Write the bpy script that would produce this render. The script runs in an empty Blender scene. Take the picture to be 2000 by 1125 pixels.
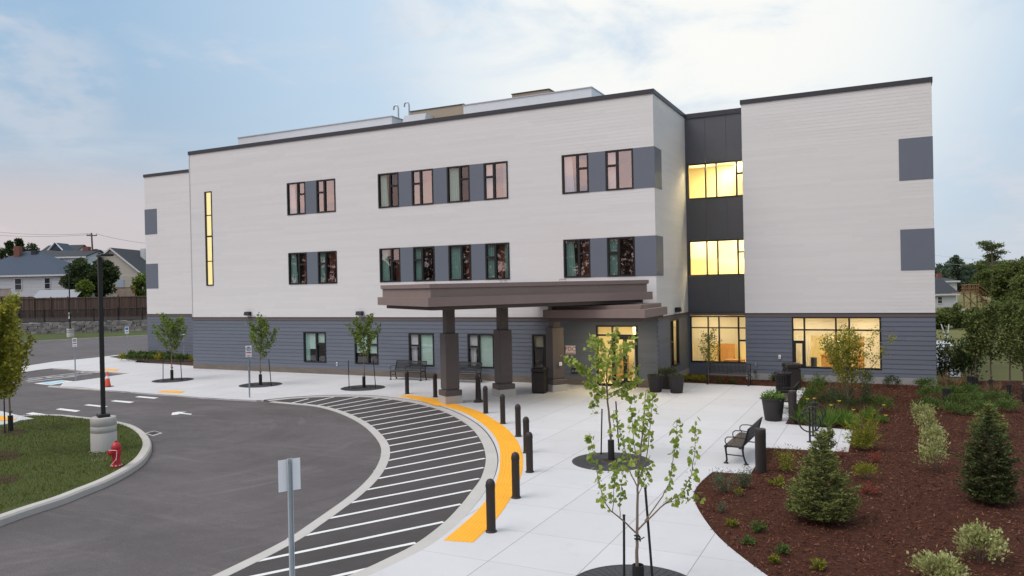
import bpy, bmesh, math, random
import numpy as np
from mathutils import Vector, Matrix
from math import radians as R, sin, cos, pi

S = bpy.context.scene
COL = S.collection

# ------------------------------------------------------------------ camera
FPX, YAW, PITCH, ROLL = 1483.66, -0.4585, -0.0039, -0.0206
CAM = Vector((8.661, -31.252, 4.45))
fwd = Vector((sin(YAW)*cos(PITCH), cos(YAW)*cos(PITCH), sin(PITCH)))
rgt = Vector((cos(YAW), -sin(YAW), 0))
upv = rgt.cross(fwd)
rgt, upv = cos(ROLL)*rgt + sin(ROLL)*upv, -sin(ROLL)*rgt + cos(ROLL)*upv
cd = bpy.data.cameras.new('camera')
cam = bpy.data.objects.new('camera', cd)
COL.objects.link(cam)
cam.matrix_world = Matrix(((rgt.x, upv.x, -fwd.x, CAM.x), (rgt.y, upv.y, -fwd.y, CAM.y), (rgt.z, upv.z, -fwd.z, CAM.z), (0, 0, 0, 1)))
cd.sensor_width = 36
cd.lens = FPX/2000*36
cd.clip_end = 5000
S.camera = cam

# ------------------------------------------------------------------ light and exposure
S.view_settings.view_transform = 'Standard'
S.view_settings.look = 'None'
S.view_settings.exposure = 0.0
S.view_settings.gamma = 1
S.cycles.use_denoising = True
S.cycles.max_bounces = 8
S.cycles.diffuse_bounces = 4
S.cycles.transparent_max_bounces = 24
S.cycles.sample_clamp_indirect = 4
S.cycles.caustics_reflective = False
S.cycles.caustics_refractive = False
SUN_EL, SUN_AZ = R(54), R(220)       # compass azimuth the light comes from (south-west, behind the camera's left)
sd = bpy.data.lights.new('sun', 'SUN')
sd.energy = 2.0
sd.angle = R(38)
sd.color = (1.0, .95, .9)
sun = bpy.data.objects.new('sun', sd)
COL.objects.link(sun)
sdir = Vector((sin(SUN_AZ)*cos(SUN_EL), cos(SUN_AZ)*cos(SUN_EL), sin(SUN_EL)))
sun.rotation_euler = (-sdir).to_track_quat('-Z', 'Y').to_euler()


def pxdir(px, py):
    d = fwd + rgt*((px-1000)/FPX) - upv*((py-562.5)/FPX)
    return d.normalized()


class NT:
    """small node-tree helper"""
    def __init__(s, tree):
        s.t = tree
        s.n = tree.nodes
        s.l = tree.links

    def node(s, typ, **kw):
        n = s.n.new(typ)
        for k, v in kw.items():
            setattr(n, k, v)
        return n

    def put(s, sock, v):
        if isinstance(v, bpy.types.NodeSocket):
            s.l.new(v, sock)
        elif isinstance(v, (tuple, list)) and sock.type == 'RGBA' and len(v) == 3:
            sock.default_value = (*v, 1)
        else:
            sock.default_value = v

    def math(s, op, a, b=0.0, c=0.0):
        n = s.node('ShaderNodeMath', operation=op)
        s.put(n.inputs[0], a)
        s.put(n.inputs[1], b)
        s.put(n.inputs[2], c)
        return n.outputs[0]

    def mix(s, f, a, b, typ='MIX'):
        n = s.node('ShaderNodeMix', data_type='RGBA', blend_type=typ)
        s.put(n.inputs[0], f)
        s.put(n.inputs[6], a)
        s.put(n.inputs[7], b)
        return n.outputs[2]

    def noise(s, vec, scale, detail=4, rough=.55, dist=0.0):
        n = s.node('ShaderNodeTexNoise')
        if vec is not None:
            s.l.new(vec, n.inputs['Vector'])
        n.inputs['Scale'].default_value = scale
        n.inputs['Detail'].default_value = detail
        n.inputs['Roughness'].default_value = rough
        n.inputs['Distortion'].default_value = dist
        return n.outputs[0]

    def ramp(s, f, stops):
        n = s.node('ShaderNodeValToRGB')
        s.put(n.inputs[0], f)
        e = n.color_ramp.elements
        while len(e) < len(stops):
            e.new(.5)
        for q, (p, c) in zip(e, stops):
            q.position = p
            q.color = (*c, 1) if isinstance(c, tuple) else (c, c, c, 1)
        return n.outputs[0]

    def smooth(s, v, a, b):
        n = s.node('ShaderNodeMapRange', interpolation_type='SMOOTHSTEP')
        s.put(n.inputs[0], v)
        n.inputs[1].default_value = a
        n.inputs[2].default_value = b
        return n.outputs[0]

    def mapping(s, vec, scale=(1, 1, 1), rot=(0, 0, 0), loc=(0, 0, 0)):
        n = s.node('ShaderNodeMapping')
        s.l.new(vec, n.inputs[0])
        n.inputs['Scale'].default_value = scale
        n.inputs['Rotation'].default_value = rot
        n.inputs['Location'].default_value = loc
        return n.outputs[0]

    def dot(s, vec, d):
        n = s.node('ShaderNodeVectorMath', operation='DOT_PRODUCT')
        s.l.new(vec, n.inputs[0])
        n.inputs[1].default_value = d
        return n.outputs['Value']


W = bpy.data.worlds.new('World')
S.world = W
W.use_nodes = True
W.node_tree.nodes.clear()
w = NT(W.node_tree)
wdir = w.node('ShaderNodeTexCoord').outputs['Generated']
sky = w.node('ShaderNodeTexSky', sky_type='NISHITA', sun_disc=False)
sky.sun_elevation = R(7)
sky.sun_rotation = SUN_AZ
sep = w.node('ShaderNodeSeparateXYZ')
w.l.new(wdir, sep.inputs[0])
wz = sep.outputs[2]
clear = w.ramp(wz, [(0.0, (.56, .60, .66)), (.07, (.53, .60, .68)), (.14, (.47, .58, .71)), (.24, (.40, .57, .76)), (.36, (.37, .56, .79)), (.6, (.80, .90, 1.0)), (1.0, (1.15, 1.2, 1.25))])
nis = w.node('ShaderNodeVectorMath', operation='SCALE')
w.l.new(sky.outputs[0], nis.inputs[0])
nis.inputs['Scale'].default_value = .08
clear = w.mix(.1, clear, nis.outputs[0])
# thin bright overcast high in the middle of the view
wide = w.smooth(w.dot(wdir, pxdir(1260, -40)), .78, .985)
clear = w.mix(w.math('MULTIPLY', wide, .8), clear, (.62, .76, .90))
glow = w.smooth(w.dot(wdir, pxdir(1350, -40)), .91, .997)
glow = w.math('MULTIPLY', glow, w.smooth(w.noise(w.mapping(wdir, (1, 1, 2.4)), 4.5, 6, .6, .4), .22, .56))
colr = clear
# pale veil of cloud
veil = w.smooth(w.noise(w.mapping(wdir, (1, 1, 3.2), loc=(.3, .1, .2)), 3.4, 6, .6, .4), .45, .72)
colr = w.mix(w.math('MULTIPLY', veil, .45), colr, (.68, .72, .78))
puff = w.smooth(w.noise(w.mapping(wdir, (1, 1, 3.0), loc=(4.1, 2.7, 1.3)), 6.5, 7, .55, .3), .56, .72)
colr = w.mix(w.math('MULTIPLY', puff, .42), colr, (.78, .74, .78))
p1 = w.math('MULTIPLY', w.smooth(w.dot(wdir, pxdir(85, 165)), .9955, .9995), w.smooth(w.noise(w.mapping(wdir, (1, 1, 2)), 14, 6), .36, .62))
colr = w.mix(w.math('MULTIPLY', p1, .42), colr, (.72, .72, .76))
colr = w.mix(w.math('MULTIPLY', glow, .92), colr, (1.0, .995, .95))
# pink afterglow, low on the left and behind the camera
pk = w.math('MULTIPLY', w.smooth(w.dot(wdir, pxdir(20, 420)), .95, .998), w.math('SUBTRACT', 1.0, w.smooth(wz, .10, .17)))
colr = w.mix(w.math('MULTIPLY', pk, .62), colr, (.70, .59, .575))
south = Vector((-.35, -.93, .2)).normalized()
ps = w.math('MULTIPLY', w.smooth(w.dot(wdir, south), .55, .93), w.math('SUBTRACT', 1.0, w.smooth(wz, .24, .5)))
dusk = w.ramp(w.noise(w.mapping(wdir, (1, 1, 4), loc=(2.2, .7, 0)), 7.0, 5, .6, .5), [(.3, (.62, .62, .72)), (.44, (.98, .76, .80)), (.56, (1.30, .88, .80)), (.72, (1.35, 1.0, .88))])
colr = w.mix(w.math('MULTIPLY', ps, .9), colr, dusk)
bg = w.node('ShaderNodeBackground')
w.l.new(colr, bg.inputs[0])
bg.inputs[1].default_value = 1.0
wo = w.node('ShaderNodeOutputWorld')
w.l.new(bg.outputs[0], wo.inputs[0])

# ------------------------------------------------------------------ places: picture coordinates of the photograph turned into points on known planes


def ray(px, py):
    return fwd + rgt*((px-1000)/FPX) - upv*((py-562.5)/FPX)


def G(px, py, z=0.0):
    d = ray(px, py)
    return CAM + d*((z-CAM.z)/d.z)


def PY(px, py, y):
    d = ray(px, py)
    return CAM + d*((y-CAM.y)/d.y)


def PD(px, py, depth):
    return CAM + ray(px, py)*depth


def zoom(pts, s, ox, oy):
    return [(x/s+ox, y/s+oy) for x, y in pts]


# ------------------------------------------------------------------ materials
MATS = {}


def mat(name, col, rough=.6, var=.12, nscale=6.0, bump=0.0, bscale=40.0, metal=0.0, spec=.4, island=0.0, stretch=(1, 1, 1), grime=0.0):
    if name in MATS:
        return MATS[name]
    m = bpy.data.materials.new(name)
    m.use_nodes = True
    t = NT(m.node_tree)
    b = t.n['Principled BSDF']
    oc = t.node('ShaderNodeTexCoord').outputs['Object']
    v = t.mapping(oc, stretch)
    c = t.mix(t.noise(v, nscale, 5, .6), tuple(x*(1-var) for x in col), tuple(min(1, x*(1+var)) for x in col))
    if island:
        r = t.node('ShaderNodeNewGeometry').outputs['Random Per Island']
        c = t.mix(1.0, c, t.ramp(r, [(0, 1-island), (1, 1.0)]), 'MULTIPLY')
    if grime:
        g = t.smooth(t.noise(oc, .9, 6, .7), .5, .8)
        c = t.mix(t.math('MULTIPLY', g, grime), c, tuple(x*.55 for x in col))
    t.put(b.inputs['Base Color'], c)
    b.inputs['Roughness'].default_value = rough
    b.inputs['Metallic'].default_value = metal
    b.inputs['Specular IOR Level'].default_value = spec
    if bump:
        bn = t.node('ShaderNodeBump')
        bn.inputs['Strength'].default_value = bump
        bn.inputs['Distance'].default_value = .02
        t.l.new(t.noise(v, bscale, 4, .6), bn.inputs['Height'])
        t.l.new(bn.outputs[0], b.inputs['Normal'])
    MATS[name] = m
    return m


def leafmat(name, c1, c2, trans=.3, rough=.55, c3=None):
    if name in MATS:
        return MATS[name]
    m = bpy.data.materials.new(name)
    m.use_nodes = True
    t = NT(m.node_tree)
    b = t.n['Principled BSDF']
    r = t.node('ShaderNodeNewGeometry').outputs['Random Per Island']
    st = [(0, c1), (1, c2)] if c3 is None else [(0, c1), (.75, c2), (1, c3)]
    c = t.ramp(r, st)
    oc = t.node('ShaderNodeTexCoord').outputs['Object']
    c = t.mix(1.0, c, t.ramp(t.noise(oc, 2.2, 3), [(.3, .72), (.7, 1.15)]), 'MULTIPLY')
    t.put(b.inputs['Base Color'], c)
    b.inputs['Roughness'].default_value = rough
    b.inputs['Specular IOR Level'].default_value = .12
    tr = t.node('ShaderNodeBsdfTranslucent')
    t.l.new(c, tr.inputs[0])
    mx = t.node('ShaderNodeMixShader')
    mx.inputs[0].default_value = trans
    t.l.new(b.outputs[0], mx.inputs[1])
    t.l.new(tr.outputs[0], mx.inputs[2])
    t.l.new(mx.outputs[0], t.n['Material Output'].inputs[0])
    MATS[name] = m
    return m


def glassmat(name, refl, tint=(.96, .98, .97)):
    m = bpy.data.materials.new(name)
    m.use_nodes = True
    t = NT(m.node_tree)
    t.n.remove(t.n['Principled BSDF'])
    tr = t.node('ShaderNodeBsdfTransparent')
    tr.inputs[0].default_value = (*tint, 1)
    gl = t.node('ShaderNodeBsdfGlossy')
    gl.inputs['Roughness'].default_value = .015
    oc = t.node('ShaderNodeTexCoord').outputs['Object']
    bn = t.node('ShaderNodeBump')
    bn.inputs['Strength'].default_value = .06
    bn.inputs['Distance'].default_value = .05
    t.l.new(t.noise(oc, 1.1, 2), bn.inputs['Height'])
    t.l.new(bn.outputs[0], gl.inputs['Normal'])
    lw = t.node('ShaderNodeLayerWeight')
    lw.inputs[0].default_value = .5
    f = t.math('ADD', t.math('MULTIPLY', t.math('POWER', lw.outputs['Facing'], 4.0), .6), refl+.04)
    f = t.math('MINIMUM', f, .95)
    mx = t.node('ShaderNodeMixShader')
    t.l.new(f, mx.inputs[0])
    t.l.new(tr.outputs[0], mx.inputs[1])
    t.l.new(gl.outputs[0], mx.inputs[2])
    t.l.new(mx.outputs[0], t.n['Material Output'].inputs[0])
    return m


def emitmat(name, col, strength):
    m = bpy.data.materials.new(name)
    m.use_nodes = True
    t = NT(m.node_tree)
    t.n.remove(t.n['Principled BSDF'])
    e = t.node('ShaderNodeEmission')
    e.inputs[0].default_value = (*col, 1)
    e.inputs[1].default_value = strength
    t.l.new(e.outputs[0], t.n['Material Output'].inputs[0])
    return m


def concrete_mat():
    m = bpy.data.materials.new('paving_concrete')
    m.use_nodes = True
    t = NT(m.node_tree)
    b = t.n['Principled BSDF']
    oc = t.node('ShaderNodeTexCoord').outputs['Object']
    sp = t.node('ShaderNodeSeparateXYZ')
    t.l.new(oc, sp.inputs[0])
    x, y = sp.outputs[0], sp.outputs[1]

    def joint(v, off, period, half):
        f = t.math('FRACT', t.math('DIVIDE', t.math('SUBTRACT', v, off), period))
        d = t.math('ABSOLUTE', t.math('SUBTRACT', f, .5))
        return t.math('GREATER_THAN', d, .5-half/period), t.math('FLOOR', t.math('DIVIDE', t.math('SUBTRACT', v, off), period))
    jx, cx_ = joint(x, 1.28, 1.53, .008)
    jy, cy_ = joint(y, -14.35, 1.53, .006)
    cb = t.node('ShaderNodeCombineXYZ')
    t.l.new(cx_, cb.inputs[0])
    t.l.new(cy_, cb.inputs[1])
    wn = t.node('ShaderNodeTexWhiteNoise')
    t.l.new(cb.outputs[0], wn.inputs[0])
    base = t.mix(t.noise(oc, .55, 6, .65), (.53, .52, .535), (.64, .63, .645))
    base = t.mix(t.math('MULTIPLY', wn.outputs[0], .30), base, (.47, .455, .45))
    st = t.smooth(t.noise(oc, 1.7, 7, .72), .52, .78)
    base = t.mix(t.math('MULTIPLY', st, .42), base, (.42, .385, .36))
    sp_ = t.smooth(t.noise(t.mapping(oc, (1, 1, 1), loc=(3, 9, 0)), 5.5, 5, .8), .66, .74)
    base = t.mix(t.math('MULTIPLY', sp_, .25), base, (.33, .30, .28))
    base = t.mix(t.math('MULTIPLY', t.noise(oc, 60, 2), .10), base, (.3, .3, .3))
    broom = t.noise(t.mapping(oc, (3, 90, 1)), 3, 2)
    base = t.mix(t.math('MULTIPLY', broom, .08), base, (.42, .41, .40))
    j = t.math('MAXIMUM', jx, t.math('MULTIPLY', jy, .75))
    base = t.mix(t.math('MULTIPLY', j, .72), base, (.22, .21, .20))
    t.put(b.inputs['Base Color'], base)
    b.inputs['Roughness'].default_value = .8
    b.inputs['Specular IOR Level'].default_value = .25
    bn = t.node('ShaderNodeBump')
    bn.inputs['Strength'].default_value = .25
    bn.inputs['Distance'].default_value = .004
    t.l.new(t.noise(oc, 90, 3), bn.inputs['Height'])
    t.l.new(bn.outputs[0], b.inputs['Normal'])
    return m


def asphalt_mat(name, c1, c2, patch):
    m = bpy.data.materials.new(name)
    m.use_nodes = True
    t = NT(m.node_tree)
    b = t.n['Principled BSDF']
    oc = t.node('ShaderNodeTexCoord').outputs['Object']
    c = t.mix(t.smooth(t.noise(oc, .35, 7, .68, .5), .3, .7), c1, c2)
    st = t.smooth(t.noise(t.mapping(oc, (.22, 1.9, 1), (0, 0, R(-25))), 1.2, 8, .75, .9), .5, .78)
    c = t.mix(t.math('MULTIPLY', st, patch), c, tuple(x*1.7 for x in c2))
    vs = t.node('ShaderNodeVectorMath', operation='SUBTRACT')
    t.l.new(oc, vs.inputs[0])
    vs.inputs[1].default_value = (-13.0, -15.0, 0)
    sx = t.node('ShaderNodeSeparateXYZ')
    t.l.new(vs.outputs[0], sx.inputs[0])
    rad = t.math('SQRT', t.math('ADD', t.math('MULTIPLY', sx.outputs[0], sx.outputs[0]), t.math('MULTIPLY', sx.outputs[1], sx.outputs[1])))
    an = t.math('ARCTAN2', sx.outputs[1], sx.outputs[0])
    cv = t.node('ShaderNodeCombineXYZ')
    t.l.new(t.math('MULTIPLY', rad, 1.5), cv.inputs[0])
    t.l.new(t.math('MULTIPLY', an, 1.1), cv.inputs[1])
    arc = t.noise(cv.outputs[0], 1.6, 6, .62)
    c = t.mix(t.math('MULTIPLY', t.smooth(arc, .55, .72), patch*.9), c, tuple(x*1.5 for x in c2))
    c = t.mix(t.math('MULTIPLY', t.smooth(arc, .46, .30), patch*.9), c, tuple(x*.66 for x in c1))
    dk = t.smooth(t.noise(t.mapping(oc, (1, 1, 1), loc=(7, 3, 0)), .8, 6, .7), .58, .75)
    c = t.mix(t.math('MULTIPLY', dk, patch*.8), c, tuple(x*.6 for x in c1))
    c = t.mix(1.0, c, t.ramp(t.noise(oc, 60, 3, .85), [(.25, .55), (.75, 1.48)]), 'MULTIPLY')
    t.put(b.inputs['Base Color'], c)
    b.inputs['Roughness'].default_value = .82
    b.inputs['Specular IOR Level'].default_value = .3
    bn = t.node('ShaderNodeBump')
    bn.inputs['Strength'].default_value = .5
    bn.inputs['Distance'].default_value = .008
    t.l.new(t.noise(oc, 95, 3, .7), bn.inputs['Height'])
    t.l.new(bn.outputs[0], b.inputs['Normal'])
    return m


def cloth(name, col, tr=.5):
    m = mat(name, col, .85, .1, 4)
    t = NT(m.node_tree)
    b = t.n['Principled BSDF']
    tl = t.node('ShaderNodeBsdfTranslucent')
    t.l.new(b.inputs['Base Color'].links[0].from_socket, tl.inputs[0])
    mx = t.node('ShaderNodeMixShader')
    mx.inputs[0].default_value = tr
    t.l.new(b.outputs[0], mx.inputs[1])
    t.l.new(tl.outputs[0], mx.inputs[2])
    t.l.new(mx.outputs[0], t.n['Material Output'].inputs[0])
    return m


M = {}
M['concrete'] = concrete_mat()
M['drive'] = asphalt_mat('drive_asphalt', (.086, .075, .076), (.120, .106, .108), .40)
M['hatch'] = asphalt_mat('hatch_asphalt', (.056, .048, .048), (.074, .064, .065), .25)
M['kerb'] = mat('kerb_concrete', (.46, .43, .40), .85, .14, 1.5, .3, 60, grime=.35)
M['gutter'] = mat('gutter_concrete', (.48, .455, .43), .85, .12, 1.2, .3, 60, grime=.3)
M['paint'] = mat('road_paint', (.72, .71, .70), .6, .14, 14, .1, 80, grime=.4)
M['bluepaint'] = mat('blue_paint', (.28, .55, .68), .6, .15, 6, grime=.2)
M['joint'] = mat('joint_filler', (.03, .03, .035), .8)
M['white'] = mat('white_siding', (.725, .708, .702), .7, .07, 4, .12, 60, island=.05, stretch=(.5, .5, 14))
M['blue'] = mat('slate_siding', (.140, .158, .196), .65, .07, 4, .1, 60, island=.10, stretch=(.5, .5, 8))
M['panel'] = mat('slate_panel', (.140, .160, .198), .55, .05, 2, .04, 90)
M['charcoal'] = mat('charcoal_panel', (.088, .092, .106), .55, .06, 2, .05, 80)
M['coping'] = mat('dark_coping', (.040, .043, .052), .45, .08, 3)
M['trim'] = mat('brown_trim', (.135, .108, .106), .55, .08, 3)
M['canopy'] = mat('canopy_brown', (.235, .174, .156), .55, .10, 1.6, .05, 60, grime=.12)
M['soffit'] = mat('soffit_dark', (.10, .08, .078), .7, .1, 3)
M['column'] = mat('column_brown', (.100, .079, .073), .5, .1, 2.5, .06, 60)
M['plinth'] = mat('stone_plinth', (.17, .145, .125), .85, .35, 2.2, .5, 14, stretch=(.5, .5, 3))
M['greyplinth'] = mat('concrete_plinth', (.32, .31, .30), .85, .12, 3, .2, 40, grime=.3)
M['frame'] = mat('window_frame', (.016, .016, .019), .4, .1, 3)
M['glass_up'] = glassmat('reflective_glass', .38)
M['glass_mid'] = glassmat('tinted_glass', .22)
M['glass_low'] = glassmat('clear_glass', .10)
M['glass_lit'] = glassmat('lit_glass', .02, (.97, .97, .96))
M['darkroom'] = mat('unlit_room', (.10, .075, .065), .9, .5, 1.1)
M['teal'] = cloth('teal_curtain', (.27, .47, .42), .2)
M['palecurtain'] = cloth('pale_curtain', (.80, .79, .84), .2)
M['blindteal'] = cloth('pale_green_blind', (.52, .70, .63), .1)
M['rust'] = mat('rust_curtain', (.21, .065, .045), .85, .2, 4)
M['roomwall'] = mat('warm_room_wall', (.86, .77, .52), .85, .06, 1.5)
M['roomwood'] = mat('warm_wood', (.46, .24, .09), .6, .2, 3)
M['cream'] = cloth('cream_shade', (.84, .79, .68), .5)
M['lamp'] = emitmat('ceiling_lamp_glow', (1.0, .82, .42), 70.0)
M['lamp2'] = emitmat('lounge_lamp_glow', (1.0, .83, .47), 27.0)
M['stairlit'] = emitmat('stair_glow_sheet', (1.0, .81, .38), 1.15)  # even glow standing in for the lamplit stairwell
M['roofwhite'] = mat('roof_white_metal', (.56, .58, .61), .5, .08, 2)
M['rooftan'] = mat('roof_tan_metal', (.30, .25, .185), .55, .08, 2)
M['steel'] = mat('galvanised_steel', (.38, .40, .43), .4, .12, 8, metal=.6)
M['galv'] = mat('galvanised_post', (.46, .50, .53), .5, .15, 9, metal=.1)
M['signback'] = mat('sign_white', (.84, .85, .87), .5, .05, 3)
M['signred'] = mat('sign_red', (.62, .09, .10), .5, .05, 3)
M['signdark'] = mat('sign_black', (.03, .03, .04), .5, .05, 3)
M['signblue'] = mat('sign_blue', (.06, .22, .50), .5, .05, 3)
M['black'] = mat('black_metal', (.020, .018, .018), .42, .15, 8, .05, 60)
M['bench'] = mat('bench_metal', (.011, .011, .013), .5, .2, 9)
M['seatwood'] = mat('weathered_slats', (.060, .048, .042), .5, .4, 7, stretch=(1, 6, 1))
M['bollard'] = mat('bollard_brown', (.030, .023, .021), .55, .15, 5, .06, 50)
M['planter'] = mat('charcoal_planter', (.032, .028, .029), .6, .15, 4, .15, 50)
M['yellow'] = mat('tactile_yellow', (.86, .40, .022), .6, .08, 2.5, .1, 60, grime=.08)
M['red'] = mat('hydrant_red', (.46, .025, .035), .38, .12, 6, .05, 40)
M['orange'] = mat('cone_orange', (.72, .10, .05), .5, .1, 5)
M['bark'] = mat('young_bark', (.20, .15, .115), .85, .25, 18, .5, 30, stretch=(1, 1, .3))
M['darkbark'] = mat('dark_bark', (.10, .075, .058), .9, .3, 10, .6, 20, stretch=(1, 1, .3))
M['rubber'] = mat('black_sleeve', (.016, .016, .017), .6, .2, 10, .2, 40)
M['grate'] = mat('grate_iron', (.050, .050, .055), .65, .25, 22, .6, 35)
M['mulch'] = mat('mulch_ground', (.062, .025, .016), .97, .6, 11, 1.0, 26, spec=.1)
M['soil'] = mat('dark_soil', (.055, .030, .020), .95, .4, 12, .8, 25)
M['lawn'] = mat('lawn_soil', (.050, .066, .010), .95, .35, 1.2, .6, 30)
M['farlawn'] = mat('far_lawn', (.120, .118, .030), .95, .4, .35, .6, 8)
M['terrain'] = mat('bank_soil', (.026, .016, .011), .95, .35, .4, .5, 4)
M['stone'] = mat('wall_stone', (.33, .30, .29), .9, .5, 3, .8, 12, island=.55)
M['fencewood'] = mat('fence_wood', (.120, .078, .060), .85, .3, 3, .3, 20, island=.45, stretch=(1, 1, .15))
M['houselap'] = mat('house_white_lap', (.62, .63, .64), .7, .06, 2, island=.1)
M['creamlap'] = mat('house_cream_lap', (.56, .50, .42), .7, .06, 2, island=.1)
M['shingle'] = mat('slate_shingle', (.050, .070, .105), .85, .35, 6, .4, 20)
M['darkshingle'] = mat('dark_shingle', (.036, .040, .048), .85, .35, 6, .4, 20)
M['pinkshingle'] = mat('pink_shingle', (.50, .34, .29), .85, .2, 6, .3, 20)
M['housetrim'] = mat('house_trim', (.66, .66, .66), .6, .05, 3)
M['houseglass'] = mat('house_glass', (.035, .04, .05), .12, .2, 2, spec=.7)
M['brick'] = mat('chimney_brick', (.22, .09, .07), .9, .25, 8)
M['shedroof'] = mat('shed_metal_roof', (.27, .28, .31), .5, .1, 3)
M['deckwood'] = mat('deck_wood', (.24, .12, .06), .85, .25, 4)
M['polewood'] = mat('pole_wood', (.16, .115, .095), .9, .2, 6)
M['boxbeige'] = mat('pale_wall', (.55, .53, .50), .8, .08, 2)

# leaves
L = {}
L['street'] = leafmat('street_tree_leaf', (.105, .165, .028), (.23, .30, .055), .42)
L['redbud'] = leafmat('redbud_leaf', (.20, .29, .05), (.36, .45, .09), .45, .5, (.46, .50, .13))
L['olive'] = leafmat('olive_leaf', (.19, .21, .032), (.40, .39, .06), .48, .55, (.52, .44, .08))
L['dark'] = leafmat('dark_leaf', (.034, .058, .022), (.090, .125, .042), .3)
L['mid'] = leafmat('mid_leaf', (.075, .105, .030), (.18, .215, .065), .35)
L['spruce'] = leafmat('spruce_needle', (.080, .105, .030), (.40, .43, .15), .38)
L['darkspruce'] = leafmat('dark_spruce_needle', (.032, .050, .020), (.19, .22, .085), .28)
L['yew'] = leafmat('yew_leaf', (.050, .11, .022), (.14, .22, .045), .3)
L['juniper'] = leafmat('juniper_leaf', (.065, .12, .030), (.17, .24, .065), .3)
L['lime'] = leafmat('lime_leaf', (.17, .19, .022), (.36, .36, .050), .35)
L['varieg'] = leafmat('variegated_leaf', (.24, .28, .08), (.52, .52, .22), .35, .55, (.66, .63, .38))
L['redleaf'] = leafmat('red_leaf', (.24, .045, .035), (.42, .11, .07), .3)
L['bluegreen'] = leafmat('bluegreen_leaf', (.075, .115, .065), (.19, .24, .13), .3)
L['blade'] = leafmat('grass_blade', (.058, .082, .009), (.145, .165, .018), .3, .7, (.22, .19, .045))
L['tan'] = leafmat('tan_grass', (.18, .12, .06), (.34, .24, .13), .3)
L['bright'] = leafmat('bright_leaf', (.09, .19, .03), (.22, .34, .07), .35)
L['flower'] = leafmat('yellow_petal', (.72, .52, .04), (.85, .68, .10), .3)
L['haze'] = leafmat('hazed_far_leaf', (.050, .080, .055), (.10, .135, .085), .2)  # bluish tint puts distance haze into the leaf colour
L['rearwood'] = leafmat('dusk_tint_leaf', (.07, .05, .035), (.20, .13, .10), .25)  # reddish brown with the pink dusk light put into the leaf colour
L['chips'] = leafmat('mulch_chip', (.030, .011, .007), (.145, .052, .030), 0.0, .95, (.24, .12, .08))
L['clover'] = leafmat('clover_flower', (.5, .5, .4), (.7, .7, .6), .2)


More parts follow.
